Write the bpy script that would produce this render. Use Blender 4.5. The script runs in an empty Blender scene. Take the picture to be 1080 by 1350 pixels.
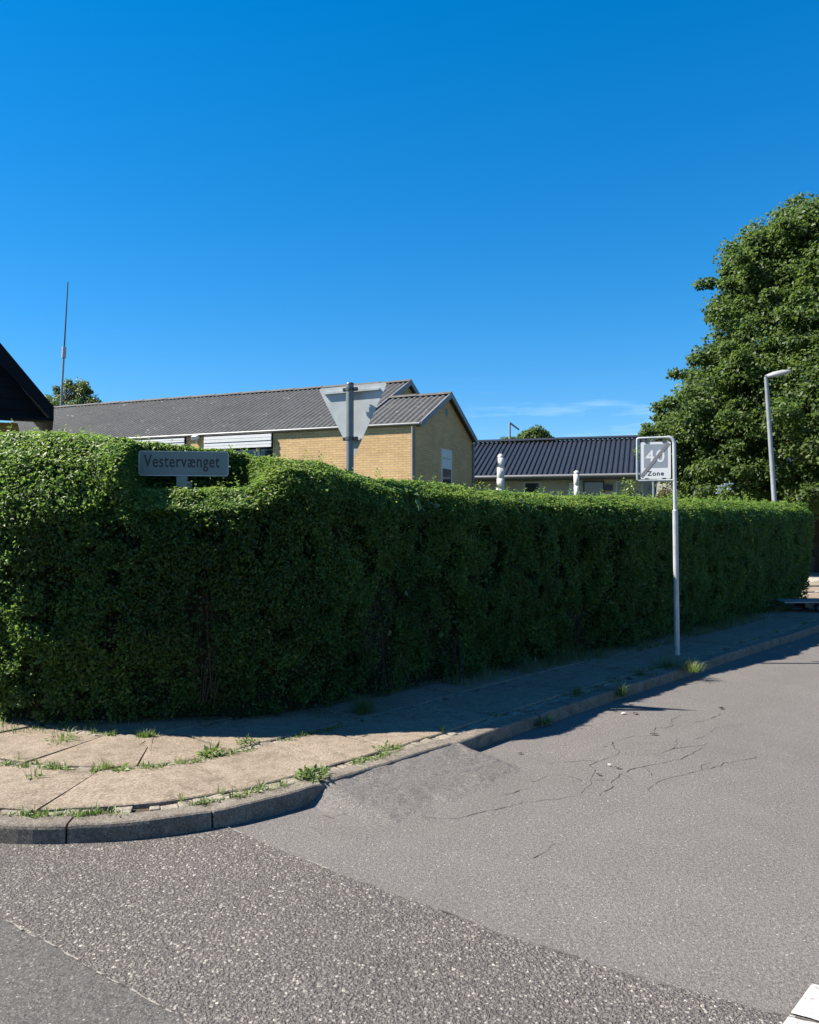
import bpy, math, random
import numpy as np
from mathutils import Vector, Matrix
from mathutils.geometry import tessellate_polygon

random.seed(7)
RNG = np.random.default_rng(11)
scene = bpy.context.scene
COL = scene.collection
EYE = 1.6
F, HZ = 1070.0, 692.0          # focal length and horizon of the photograph (1080 wide)


# ------------------------------------------------------------------ helpers
def at(px, py, D):
    """world point at distance D (along +Y) seen at photograph position px, py"""
    return Vector(((px - 540) / F * D, D, EYE + (HZ - py) / F * D))


def gnd(px, py, z=0.0):
    d = (EYE - z) * F / (py - HZ)
    return Vector(((px - 540) / F * d, d, z))


LOC = {}


class MB:
    """collects quads, boxes and tubes that become ONE mesh object"""

    def __init__(self):
        self.v = []
        self.f = []
        self.mi = []
        self.sm = []

    def add(self, vs, fs, m=0, smooth=False):
        o = len(self.v)
        self.v += [tuple(p) for p in vs]
        for f in fs:
            self.f.append(tuple(i + o for i in f))
            self.mi.append(m)
            self.sm.append(smooth)

    def quad(self, a, b, c, d, m=0):
        self.add([a, b, c, d], [(0, 1, 2, 3)], m)

    def box(self, c, x, y, z, m=0):
        """box centred at c with half-axis vectors x, y, z"""
        c, x, y, z = Vector(c), Vector(x), Vector(y), Vector(z)
        vs = [c + sx * x + sy * y + sz * z for sz in (-1, 1) for sy in (-1, 1) for sx in (-1, 1)]
        self.add(vs, [(0, 2, 3, 1), (4, 5, 7, 6), (0, 1, 5, 4), (2, 6, 7, 3), (0, 4, 6, 2), (1, 3, 7, 5)], m)

    def prism(self, pts, d, m=0):
        """polygon pts extruded by d"""
        d = Vector(d)
        n = len(pts)
        pts = [Vector(p) for p in pts]
        vs = pts + [p + d for p in pts]
        fs = [tuple(range(n))[::-1], tuple(range(n, 2 * n))]
        fs += [(i, (i + 1) % n, (i + 1) % n + n, i + n) for i in range(n)]
        self.add(vs, fs, m)

    def tube(self, pts, r, n=10, m=0, cap=True):
        pts = [Vector(p) for p in pts]
        rs = r if isinstance(r, (list, tuple)) else [r] * len(pts)
        vs, fs = [], []
        ref = None
        for i, p in enumerate(pts):
            t = (pts[min(i + 1, len(pts) - 1)] - pts[max(i - 1, 0)]).normalized()
            if ref is None:
                ref = Vector((1, 0, 0)) if abs(t.x) < .8 else Vector((0, 0, 1))
            u = (ref - t * ref.dot(t)).normalized()
            ref = u
            w = t.cross(u)
            for k in range(n):
                a = 2 * math.pi * k / n
                vs.append(p + rs[i] * (math.cos(a) * u + math.sin(a) * w))
        for i in range(len(pts) - 1):
            for k in range(n):
                a, b = i * n + k, i * n + (k + 1) % n
                fs.append((a, b, b + n, a + n))
        self.add(vs, fs, m, True)
        if cap:                # caps keep their own vertices, so the sides stay smooth
            for base, rev in ((0, True), ((len(pts) - 1) * n, False)):
                ring = vs[base:base + n]
                self.add(ring[::-1] if rev else ring, [tuple(range(n))], m)

    def build(self, name, mats, parent=None, loc=None, uv=False, bevel=0):
        if not isinstance(mats, (list, tuple)):
            mats = [mats]
        base = Vector(LOC[parent.name]) if parent else Vector(loc or (0, 0, 0))
        me = bpy.data.meshes.new(name)
        me.from_pydata([tuple(Vector(p) - base) for p in self.v], [], self.f)
        for m in mats:
            me.materials.append(m)
        me.polygons.foreach_set('material_index', self.mi)
        me.polygons.foreach_set('use_smooth', self.sm)
        if uv:
            ul = me.uv_layers.new(name='UVMap')
            for p in me.polygons:
                n = p.normal
                t = Vector((-n.y, n.x, 0))
                t = t.normalized() if t.length > 1e-3 else Vector((1, 0, 0))
                b = n.cross(t)
                for li in p.loop_indices:
                    q = Vector(self.v[me.loops[li].vertex_index])
                    ul.data[li].uv = (q.dot(t), q.dot(b))
        me.update()
        o = bpy.data.objects.new(name, me)
        COL.objects.link(o)
        if parent:
            o.parent = parent
        else:
            o.location = base
        LOC[o.name] = base
        if bevel:
            md = o.modifiers.new('Bevel', 'BEVEL')
            md.width = bevel
            md.segments = 2
            md.limit_method = 'ANGLE'
        return o


def tag(o, label, cat, group=None, kind=None):
    if label:
        o['label'] = label
    if cat:
        o['category'] = cat
    if group:
        o['group'] = group
    if kind:
        o['kind'] = kind
    return o


def empty(name, loc, label, cat, group=None):
    o = bpy.data.objects.new(name, None)
    COL.objects.link(o)
    o.location = loc
    o.empty_display_size = .2
    LOC[o.name] = Vector(loc)
    return tag(o, label, cat, group)


def raw(name, V, Fc, mat, parent=None, loc=None, attr=None, kind=None):
    """big numpy mesh: V (n,3), Fc (m,k) faces all of k corners"""
    base = Vector(LOC[parent.name]) if parent else Vector(loc or (0, 0, 0))
    V = np.asarray(V, np.float32) - np.array(base, np.float32)
    Fc = np.asarray(Fc, np.int32)
    me = bpy.data.meshes.new(name)
    me.vertices.add(len(V))
    me.vertices.foreach_set('co', V.ravel())
    m, k = Fc.shape
    me.loops.add(m * k)
    me.loops.foreach_set('vertex_index', Fc.ravel())
    me.polygons.add(m)
    me.polygons.foreach_set('loop_start', np.arange(0, m * k, k, dtype=np.int32))
    me.polygons.foreach_set('loop_total', np.full(m, k, np.int32))
    me.update(calc_edges=True)
    if attr is not None:
        a = me.attributes.new('rnd', 'FLOAT', 'POINT')
        a.data.foreach_set('value', np.asarray(attr, np.float32))
    me.materials.append(mat)
    o = bpy.data.objects.new(name, me)
    COL.objects.link(o)
    if parent:
        o.parent = parent
    else:
        o.location = base
    LOC[o.name] = base
    if kind:
        o['kind'] = kind
    return o


def _hash(ix, iy, iz):
    h = (ix * 374761393 + iy * 668265263 + iz * 2147483647 * 31 + 1274126177) & 0xffffffff
    h = ((h ^ (h >> 13)) * 1274126177) & 0xffffffff
    h = ((h ^ (h >> 16)) * 2246822519) & 0xffffffff
    return ((h ^ (h >> 15)) & 0xffffff) / float(0xffffff)


def vnoise(P, scale):
    """smooth value noise in 0..1 for an (n,3) array"""
    P = np.asarray(P, float) * scale + 1000.0
    i = np.floor(P).astype(np.int64)
    f = P - i
    f = f * f * (3 - 2 * f)
    r = 0
    for dx in (0, 1):
        for dy in (0, 1):
            for dz in (0, 1):
                w = (f[:, 0] if dx else 1 - f[:, 0]) * (f[:, 1] if dy else 1 - f[:, 1]) * (f[:, 2] if dz else 1 - f[:, 2])
                r = r + w * _hash(i[:, 0] + dx, i[:, 1] + dy, i[:, 2] + dz)
    return r


def unit(a):
    return a / np.maximum(np.linalg.norm(a, axis=1, keepdims=True), 1e-9)


def leaf_mesh(P, N, T, L, W, rnd, fold=.25):
    """one folded diamond leaf per row: base P, face normal N, direction T"""
    T = unit(T - N * (T * N).sum(1, keepdims=True))
    S = np.cross(N, T)
    L = L[:, None]
    W = W[:, None]
    n = len(P)
    V = np.empty((n, 4, 3))
    V[:, 0] = P
    V[:, 1] = P + T * L * .45 + S * W * .5 + N * W * fold
    V[:, 2] = P + T * L - N * L * .12
    V[:, 3] = P + T * L * .45 - S * W * .5 + N * W * fold
    b = (np.arange(n) * 4)[:, None]
    Fc = np.concatenate([b + np.array([[0, 1, 2]]), b + np.array([[0, 2, 3]])], 0)
    return V.reshape(-1, 3), Fc, np.repeat(rnd, 4)


def smooth(pts, step, closed=False):
    """Catmull-Rom through 2-D or 3-D pts, resampled about every step metres"""
    P = np.array(pts, float)
    out = []
    for i in range(len(P) - 1):
        p0, p1, p2, p3 = P[max(i - 1, 0)], P[i], P[i + 1], P[min(i + 2, len(P) - 1)]
        n = max(2, int(np.linalg.norm(p2 - p1) / step))
        for k in range(n):
            t = k / n
            out.append(.5 * ((2 * p1) + (p2 - p0) * t + (2 * p0 - 5 * p1 + 4 * p2 - p3) * t * t + (3 * p1 - p0 - 3 * p2 + p3) * t ** 3))
    out.append(P[-1])
    return np.array(out)


class Path:
    def __init__(self, pts, step=.05):
        self.p = smooth(pts, step)
        d = np.linalg.norm(np.diff(self.p, axis=0), axis=1)
        self.s = np.concatenate([[0], np.cumsum(d)])
        t = np.gradient(self.p, axis=0)
        t /= np.linalg.norm(t, axis=1, keepdims=True)
        self.t = t
        self.n = np.stack([-t[:, 1], t[:, 0]], 1)
        self.L = self.s[-1]

    def pos(self, s, off=0):
        x = np.stack([np.interp(s, self.s, self.p[:, k]) for k in (0, 1)], -1)
        n = np.stack([np.interp(s, self.s, self.n[:, k]) for k in (0, 1)], -1)
        n = n / np.maximum(np.linalg.norm(n, axis=-1, keepdims=True), 1e-9)
        return x + n * np.asarray(off)[..., None]

    def nrm(self, s):
        n = np.stack([np.interp(s, self.s, self.n[:, k]) for k in (0, 1)], -1)
        return n / np.maximum(np.linalg.norm(n, axis=-1, keepdims=True), 1e-9)

    def near(self, x, y):
        return float(self.s[np.argmin((self.p[:, 0] - x) ** 2 + (self.p[:, 1] - y) ** 2)])


# ------------------------------------------------------------------ materials
def mat(name):
    m = bpy.data.materials.new(name)
    m.use_nodes = True
    nt = m.node_tree
    return m, nt, nt.nodes['Principled BSDF']


def node(nt, kind, **kw):
    n = nt.nodes.new(kind)
    for k, v in kw.items():
        if k in n.inputs.keys():
            n.inputs[k].default_value = v
        else:
            setattr(n, k, v)
    return n


def ramp(nt, fac, stops):
    r = nt.nodes.new('ShaderNodeValToRGB')
    els = r.color_ramp.elements
    while len(els) < len(stops):
        els.new(.5)
    for e, (p, c) in zip(els, stops):
        e.position = p
        e.color = (*c, 1) if len(c) == 3 else c
    nt.links.new(fac, r.inputs[0])
    return r.outputs[0]


def mixc(nt, fac, a, b, mode='MIX'):
    m = nt.nodes.new('ShaderNodeMix')
    m.data_type = 'RGBA'
    m.blend_type = mode
    for s, v in ((m.inputs[0], fac), (m.inputs[6], a), (m.inputs[7], b)):
        if isinstance(v, (int, float)):
            s.default_value = v
        elif isinstance(v, tuple):
            s.default_value = (*v, 1)
        else:
            nt.links.new(v, s)
    return m.outputs[2]


def geo(nt):
    g = nt.nodes.new('ShaderNodeNewGeometry')
    return g.outputs['Position']


def noise(nt, vec, scale, detail=4, rough=.55, out='Fac'):
    n = node(nt, 'ShaderNodeTexNoise', Scale=scale, Detail=detail, Roughness=rough)
    nt.links.new(vec, n.inputs['Vector'])
    return n.outputs[out]


def bump(nt, bsdf, h, strength, dist):
    b = node(nt, 'ShaderNodeBump', Strength=strength, Distance=dist)
    nt.links.new(h, b.inputs['Height'])
    nt.links.new(b.outputs[0], bsdf.inputs['Normal'])
    return b


def simple(name, c, rough=.6, metal=0, var=.12, scale=6, bumps=0, spec=.4):
    m, nt, b = mat(name)
    p = geo(nt)
    n = noise(nt, p, scale, 6, .6)
    lo = tuple(x * (1 - var) for x in c)
    hi = tuple(min(1, x * (1 + var)) for x in c)
    nt.links.new(ramp(nt, n, [(.3, lo), (.7, hi)]), b.inputs['Base Color'])
    b.inputs['Roughness'].default_value = rough
    b.inputs['Metallic'].default_value = metal
    b.inputs['Specular IOR Level'].default_value = spec
    if bumps:
        bump(nt, b, noise(nt, p, scale * 12, 4), .5, bumps)
    return m


def foliage(name, stops, rough=.42, trans=.3, tint=(.5, .8, .15), spec=.5):
    m, nt, b = mat(name)
    a = node(nt, 'ShaderNodeAttribute', attribute_name='rnd')
    c = ramp(nt, a.outputs['Fac'], stops)
    nt.links.new(c, b.inputs['Base Color'])
    b.inputs['Roughness'].default_value = rough
    b.inputs['Specular IOR Level'].default_value = spec
    t = nt.nodes.new('ShaderNodeBsdfTranslucent')
    nt.links.new(mixc(nt, .35, c, tint, 'MIX'), t.inputs['Color'])
    mx = nt.nodes.new('ShaderNodeMixShader')
    mx.inputs[0].default_value = trans
    nt.links.new(b.outputs[0], mx.inputs[1])
    nt.links.new(t.outputs[0], mx.inputs[2])
    nt.links.new(mx.outputs[0], nt.nodes['Material Output'].inputs['Surface'])
    return m


def chips(nt, p, scale, thin, rmin, rmax):
    """scattered stones: mask and per-stone random colour channels"""
    v = node(nt, 'ShaderNodeTexVoronoi', Scale=scale, Randomness=1.0)
    nt.links.new(p, v.inputs['Vector'])
    sx = nt.nodes.new('ShaderNodeSeparateColor')
    nt.links.new(v.outputs['Color'], sx.inputs[0])
    mr = nt.nodes.new('ShaderNodeMapRange')
    mr.inputs['From Min'].default_value = thin
    mr.inputs['From Max'].default_value = 1
    mr.inputs['To Min'].default_value = rmin
    mr.inputs['To Max'].default_value = rmax
    mr.clamp = False
    nt.links.new(sx.outputs[0], mr.inputs['Value'])
    sb = nt.nodes.new('ShaderNodeMath')
    sb.operation = 'SUBTRACT'
    nt.links.new(mr.outputs[0], sb.inputs[0])
    nt.links.new(v.outputs['Distance'], sb.inputs[1])
    return ramp(nt, sb.outputs[0], [(.0, (0, 0, 0)), (.08, (1, 1, 1))]), sx, v


def asphalt(name, base, chip, scale, thin, grain, bstr, bdist, patch=.25, rmax=.5):
    """worn asphalt: grey binder, scattered pale aggregate of mixed size, wide uneven tone"""
    m, nt, b = mat(name)
    g = geo(nt)
    wob = noise(nt, g, 90, 2, .5, 'Color')
    p = mixc(nt, .006, g, wob)
    big = noise(nt, g, .55, 5, .6)
    med = noise(nt, g, 3.0, 5, .65)
    gr = noise(nt, g, grain, 3, .75)
    col = ramp(nt, gr, [(.30, tuple(x * .42 for x in base)), (.5, base), (.72, tuple(x * 1.9 for x in base))])
    gr2 = noise(nt, g, 62, 3, .8)
    col = mixc(nt, 1.0, col, ramp(nt, gr2, [(.32, (.55, .54, .53)), (.5, (1, 1, 1)), (.68, (1.5, 1.48, 1.46))]), 'MULTIPLY')
    m1, c1, v1 = chips(nt, p, scale, thin, .12, rmax)
    m2, c2, v2 = chips(nt, p, scale * 2.1, thin * .75, .1, .5)
    mid = tuple((x + y) / 2 for x, y in zip(base, chip))
    col = mixc(nt, mixc(nt, 1.0, m2, (.7, .7, .7), 'MULTIPLY'), col, ramp(nt, c2.outputs[1], [(.1, tuple(x * .5 for x in base)), (.6, mid), (1, chip)]))
    col = mixc(nt, m1, col, ramp(nt, c1.outputs[1], [(.1, tuple(x * .7 for x in mid)), (.7, mid), (.95, chip)]))
    col = mixc(nt, ramp(nt, big, [(.35, (0, 0, 0)), (.7, (patch,) * 3)]), col, tuple(x * .62 for x in base))
    col = mixc(nt, ramp(nt, med, [(.45, (0, 0, 0)), (.75, (patch * .8,) * 3)]), col, tuple(x * 1.35 for x in base))
    nt.links.new(col, b.inputs['Base Color'])
    b.inputs['Roughness'].default_value = .9
    b.inputs['Specular IOR Level'].default_value = .2
    inv = ramp(nt, v1.outputs['Distance'], [(0.0, (1, 1, 1)), (.6, (0, 0, 0))])
    inv2 = ramp(nt, v2.outputs['Distance'], [(0.0, (1, 1, 1)), (.6, (0, 0, 0))])
    h = mixc(nt, .35, mixc(nt, .4, inv, inv2), gr)
    bump(nt, b, h, bstr, bdist)
    return m


def brickmat(name, c1, c2, mortar):
    m, nt, b = mat(name)
    uv = node(nt, 'ShaderNodeUVMap', uv_map='UVMap')
    br = node(nt, 'ShaderNodeTexBrick', Scale=1.0)
    br.inputs['Brick Width'].default_value = .24
    br.inputs['Row Height'].default_value = .0667
    br.inputs['Mortar Size'].default_value = .0075
    br.inputs['Mortar Smooth'].default_value = .15
    br.inputs['Color1'].default_value = (*c1, 1)
    br.inputs['Color2'].default_value = (*c2, 1)
    br.inputs['Mortar'].default_value = (*mortar, 1)
    br.inputs['Bias'].default_value = -.1
    nt.links.new(uv.outputs[0], br.inputs['Vector'])
    p = geo(nt)
    n = noise(nt, p, 1.2, 6, .65)
    col = mixc(nt, 1.0, br.outputs['Color'], ramp(nt, n, [(.3, (.78, .76, .72)), (.7, (1, 1, 1))]), 'MULTIPLY')
    n2 = noise(nt, p, 24, 3)
    col = mixc(nt, .5, col, ramp(nt, n2, [(.3, (.75, .72, .7)), (.7, (1.0, 1, 1))]), 'MULTIPLY')
    nt.links.new(col, b.inputs['Base Color'])
    b.inputs['Roughness'].default_value = .85
    bb = bump(nt, b, br.outputs['Fac'], .6, .008)
    bb.invert = True
    return m


M = {}
M['asphalt'] = asphalt('worn_asphalt', (.107, .100, .096), (.31, .29, .27), 95, .80, 190, .7, .006, .35)
M['chip'] = asphalt('coarse_asphalt', (.090, .082, .078), (.36, .33, .295), 68, .36, 120, 1.0, .015, .3, .6)
M['old'] = asphalt('smooth_asphalt', (.070, .067, .065), (.27, .255, .24), 80, .82, 170, .7, .006)


def concrete(name, a, bcol, dirt, bd=.006):
    m, nt, b = mat(name)
    p = geo(nt)
    n1 = noise(nt, p, 1.3, 6, .65)
    n2 = noise(nt, p, 11, 6, .7)
    n3 = noise(nt, p, 70, 5, .8)
    n5 = noise(nt, p, 4.2, 5, .7)
    col = ramp(nt, n1, [(.3, a), (.7, bcol)])
    col = mixc(nt, ramp(nt, n2, [(.46, (0, 0, 0)), (.70, (.75, .75, .75))]), col, dirt)
    col = mixc(nt, ramp(nt, n5, [(.52, (0, 0, 0)), (.66, (.45, .45, .45))]), col, tuple(x * .8 for x in dirt))
    col = mixc(nt, 1.0, col, ramp(nt, n3, [(.33, (.5, .48, .45)), (.5, (1, 1, 1)), (.66, (1.6, 1.55, 1.48))]), 'MULTIPLY')
    m1, c1, v1 = chips(nt, p, 130, .72, .15, .5)
    col = mixc(nt, m1, col, ramp(nt, c1.outputs[1], [(.2, tuple(x * .55 for x in dirt)), (.6, tuple(x * 1.5 for x in bcol))]))
    nt.links.new(col, b.inputs['Base Color'])
    b.inputs['Roughness'].default_value = .9
    b.inputs['Specular IOR Level'].default_value = .2
    bump(nt, b, mixc(nt, .5, n3, n2), 1.0, bd)
    return m


M['slab'] = concrete('weathered_slab', (.172, .141, .110), (.226, .187, .148), (.110, .090, .068), .008)
M['kerb'] = concrete('granite_kerb', (.128, .112, .095), (.190, .167, .142), (.070, .060, .051), .012)
M['sett'] = concrete('small_sett', (0.1716, 0.1518, 0.1254), (0.2376, 0.2178, 0.1848), (0.099, 0.0792, 0.0594))
M['soil'] = concrete('joint_soil', (0.042, 0.0312, 0.0204), (0.078, 0.06, 0.042), (0.03, 0.024, 0.015))
M['crack'] = simple('crack_dark', (.050, .046, .043), .95)
M['marking'], _nt, _b = mat('road_paint')
_p = geo(_nt)
_w = mixc(_nt, .5, noise(_nt, _p, 26, 6, .75), noise(_nt, _p, 140, 3, .8))
_nt.links.new(mixc(_nt, ramp(_nt, _w, [(.40, (1, 1, 1)), (.46, (0, 0, 0))]), ramp(_nt, noise(_nt, _p, 9, 5, .7), [(.3, (.30, .292, .278)), (.7, (.45, .44, .425))]), (.10, .094, .09)), _b.inputs['Base Color'])
_b.inputs['Roughness'].default_value = .85
bump(_nt, _b, _w, .8, .005)
M['lawn'] = concrete('lawn', (0.03, 0.051, 0.012), (0.054, 0.078, 0.021), (0.048, 0.042, 0.024))
M['pale_drive'] = concrete('pale_drive', (0.252, 0.24, 0.216), (0.3, 0.288, 0.264), (0.216, 0.198, 0.18))
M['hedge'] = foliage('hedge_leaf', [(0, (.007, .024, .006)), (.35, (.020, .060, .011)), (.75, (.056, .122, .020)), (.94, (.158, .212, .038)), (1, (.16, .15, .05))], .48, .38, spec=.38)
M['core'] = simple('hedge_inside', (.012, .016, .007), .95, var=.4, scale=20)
M['twig'] = simple('twig_bark', (0.03825, 0.027, 0.0189), .9, var=.3, scale=30)
M['bind'] = foliage('bindweed', [(0, (0.06, 0.102, 0.03)), (1, (0.12, 0.162, 0.06))], .5, .3)
M['tree'] = foliage('tree_leaf', [(0, (.014, .032, .008)), (.5, (.036, .068, .014)), (1, (.080, .110, .022))], .55, .28, spec=.35)
M['birch'] = foliage('birch_leaf', [(0, (0.032, 0.048, 0.016)), (.6, (0.06, 0.08, 0.028)), (1, (0.096, 0.112, 0.04))], .5, .25)
M['shrub'] = foliage('shrub_leaf', [(0, (0.045, 0.075, 0.015)), (1, (0.0975, 0.135, 0.03))], .45, .3)
M['red'] = foliage('red_leaf', [(0, (0.035, 0.0175, 0.0084)), (.6, (0.077, 0.0385, 0.021)), (1, (0.084, 0.077, 0.028))], .5, .25)
M['weed'] = foliage('weed_leaf', [(0, (0.0324, 0.0612, 0.01296)), (.6, (0.072, 0.1224, 0.0252)), (1, (0.1512, 0.1728, 0.0504))], .5, .3)
M['grass'] = foliage('grass_blade', [(0, (0.0275, 0.04675, 0.0121)), (.6, (0.055, 0.077, 0.022)), (1, (0.132, 0.121, 0.055))], .55, .3)
M['bark'] = simple('bark', (0.049, 0.0385, 0.0294), .95, var=.35, scale=12, bumps=.02)
M['galv'] = simple('galvanised', (.20, .218, .232), .45, .1, .18, 9)
M['galv_back'] = simple('galvanised_plate', (.36, .39, .40), .5, .1, .14, 7)
M['pole'] = simple('sign_pole', (.34, .362, .38), .42, .1, .16, 9)
M['clamp'] = simple('dark_clamp', (0.072, 0.075, 0.078), .5, .6)
M['white'] = simple('white_paint', (0.594, 0.603, 0.603), .45, var=.04)
M['signgrey'] = simple('sign_grey', (0.2175, 0.2475, 0.285), .45, var=.05)
M['slash'] = simple('sign_slash', (.17, .165, .165), .5, var=.1)
M['ink'] = simple('black_lettering', (.02, .021, .023), .5)
M['plate'] = simple('street_plate', (.115, .162, .156), .45, var=.06)
M['brick'] = brickmat('yellow_brick', (.70, .475, .225), (.60, .395, .18), (.40, .32, .22))
M['brick2'] = brickmat('ochre_brick', (0.4, 0.272, 0.064), (0.352, 0.232, 0.056), (0.24, 0.192, 0.096))
M['greybrick'] = brickmat('pale_grey_brick', (.66, .63, .57), (.58, .56, .51), (.52, .50, .47))
M['trim'] = simple('grey_trim', (0.18, 0.185, 0.19), .5)
M['gutter'] = simple('zinc_gutter', (.17, .175, .178), .45, .2)
M['garage'] = simple('white_panel', (0.612, 0.629, 0.646), .5, var=.04)
M['dark'] = simple('dark_opening', (.02, .022, .025), .3)
M['darkclad'] = simple('dark_cladding', (.0025, .0042, .0072), .7, var=.2, spec=.15)
M['render'] = simple('grey_render', (0.156, 0.159, 0.153), .9, var=.15, scale=3)
M['fence'] = simple('dark_fence', (0.021, 0.0192, 0.018), .85, var=.3)
M['tyre'] = simple('tyre_rubber', (.02, .02, .02), .85)
M['darkwall'] = simple('dark_low_wall', (0.07, 0.0595, 0.0525), .9, var=.25, scale=5)
M['whitepipe'] = simple('white_pipe', (0.45, 0.45, 0.435), .55, var=.15, scale=14)
M['lamphead'] = simple('lamp_head', (0.315, 0.315, 0.315), .5, .2)


def glassmat():
    m, nt, b = mat('window_glass')
    b.inputs['Base Color'].default_value = (.03, .04, .05, 1)
    b.inputs['Roughness'].default_value = .05
    b.inputs['Specular IOR Level'].default_value = .8
    return m


M['glass'] = glassmat()


def roofmat():
    m, nt, b = mat('fibre_cement')
    p = geo(nt)
    n = noise(nt, p, .9, 6, .7)
    n2 = noise(nt, p, 9, 5, .7)
    c = ramp(nt, n, [(.3, (.046, .048, .050)), (.72, (.082, .084, .086))])
    c = mixc(nt, ramp(nt, n2, [(.46, (0, 0, 0)), (.68, (.8, .8, .8))]), c, (.030, .031, .032))
    c = mixc(nt, ramp(nt, noise(nt, p, 3.1, 6, .75), [(.52, (0, 0, 0)), (.68, (.5, .5, .5))]), c, (.11, .11, .107))
    n3 = noise(nt, p, 1.6, 3, .5)
    n4 = noise(nt, p, 7, 4, .6)
    spot = mixc(nt, 1.0, ramp(nt, n3, [(.56, (0, 0, 0)), (.62, (1, 1, 1))]), ramp(nt, n4, [(.60, (0, 0, 0)), (.66, (1, 1, 1))]), 'MULTIPLY')
    c = mixc(nt, spot, c, (.26, .255, .24))
    nt.links.new(c, b.inputs['Base Color'])
    b.inputs['Roughness'].default_value = .85
    return m


M['roof'] = roofmat()
M['darkroof'] = simple('dark_metal_roof', (.016, .019, .027), .5, .1, .15, 2)

# ------------------------------------------------------------------ ground, road, kerb, pavement
KERB = [(-30, 40), (-16, 21), (-9, 11.2), (-6, 7.3), (-4.5, 5.5), (-3.5, 4.62), (-2.75, 4.24), (-2.1, 4.10), (-1.72, 4.09), (-1.25, 4.19), (-.8, 4.46), (-.25, 5.0), (.39, 5.70),
        (.78, 6.16), (1.5, 7.0), (2.48, 8.08), (3.25, 8.92), (4.0, 9.78), (6.17, 12.2), (9.5, 16.1), (20, 28.5), (60, 75)]
K = Path(KERB, .04)
ZP = .10                                             # pavement height

# one sheet out to the horizon, rising gently behind the hedge
HEDGE = [(-6.2, 12.0), (-5.3, 9.3), (-4.7, 7.7), (-4.1, 6.75), (-3.5, 6.24), (-3.0, 5.99), (-2.65, 5.93), (-2.2, 5.96), (-1.6, 6.03), (-1.07, 6.12), (-.61, 6.46), (-.14, 7.02), (.57, 7.76), (1.38, 8.6),
         (2.87, 10.0), (4.48, 11.8), (7.06, 14.9), (7.85, 16.0)]
HP = Path(HEDGE, .04)


def terrain():
    xs = np.concatenate([np.linspace(-260, -40, 12), np.linspace(-36, 44, 81), np.linspace(50, 260, 12)])
    ys = np.concatenate([np.linspace(-60, 0, 5), np.linspace(2, 60, 59), np.linspace(66, 420, 16)])
    X, Y = np.meshgrid(xs, ys)
    P = np.stack([X.ravel(), Y.ravel()], 1)
    d = np.full(len(P), 1e9)
    hx = np.concatenate([HP.p[::6], K.pos(np.linspace(K.near(-6, 7.3), 0, 30), 2.6), K.pos(np.linspace(K.near(9.5, 16.1), K.L, 40), 3.0)])
    for q in hx:
        d = np.minimum(d, np.hypot(P[:, 0] - q[0], P[:, 1] - q[1]))
    # which side of the kerb: nearest kerb sample and its normal
    side = np.empty(len(P))
    kk = K.p[::5]
    kn = K.n[::5]
    for i, q in enumerate(P):
        j = np.argmin(((kk - q) ** 2).sum(1))
        side[i] = (q - kk[j]) @ kn[j]
    t = np.clip((d - 1.6) / 7.0, 0, 1) * (side > 2.0)
    z = -.03 + 1.15 * t * t * (3 - 2 * t)
    # flat street corner beyond the end of the hedge
    w = np.clip((P[:, 0] - 8.2 - .35 * (P[:, 1] - 16)) / 2.0, 0, 1)
    z = z * (1 - w) + w * np.minimum(z, -.03)
    V = np.column_stack([P, z])
    ny, nx = len(ys), len(xs)
    idx = np.arange(ny * nx).reshape(ny, nx)
    Fc = np.stack([idx[:-1, :-1].ravel(), idx[:-1, 1:].ravel(), idx[1:, 1:].ravel(), idx[1:, :-1].ravel()], 1)
    o = raw('ground', V, Fc, M['lawn'], kind='structure')
    return o


terrain()


def poly_sheet(name, pts, z, m):
    pts = [Vector((p[0], p[1], z)) for p in pts]
    tri = tessellate_polygon([pts])
    b = MB()
    fs = []
    for t in tri:
        a, q, c = (pts[i] for i in t)
        fs.append(t if (q - a).cross(c - a).z > 0 else t[::-1])
    b.add(pts, fs)
    o = b.build(name, m)
    o['kind'] = 'structure'
    return o


side = K.pos(np.linspace(0, K.L, 500), .05)
far = [(60, 55), (60, -45), (-60, -45), (-60, 40)]
poly_sheet('road', [tuple(p) for p in side] + far, 0.0, M['asphalt'])


def ragged(pts, amp, step=.05):
    """polyline with a broken edge"""
    out = []
    for a, b in zip(pts[:-1], pts[1:]):
        a, b = np.array(a), np.array(b)
        n = max(2, int(np.linalg.norm(b - a) / step))
        nrm = np.array([-(b - a)[1], (b - a)[0]])
        nrm = nrm / np.linalg.norm(nrm)
        for k in range(n):
            q = a + (b - a) * k / n
            w_ = sum(vnoise(np.array([[q[0], q[1], 0]]), f_)[0] * g_ for f_, g_ in ((5, 3.0), (16, 1.6), (45, 1.0))) - 2.8
            out.append(q + nrm * amp * w_)
    out.append(np.array(pts[-1]))
    return [tuple(p) for p in out]


def g2(px, py):
    p = gnd(px, py)
    return (p.x, p.y)


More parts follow.
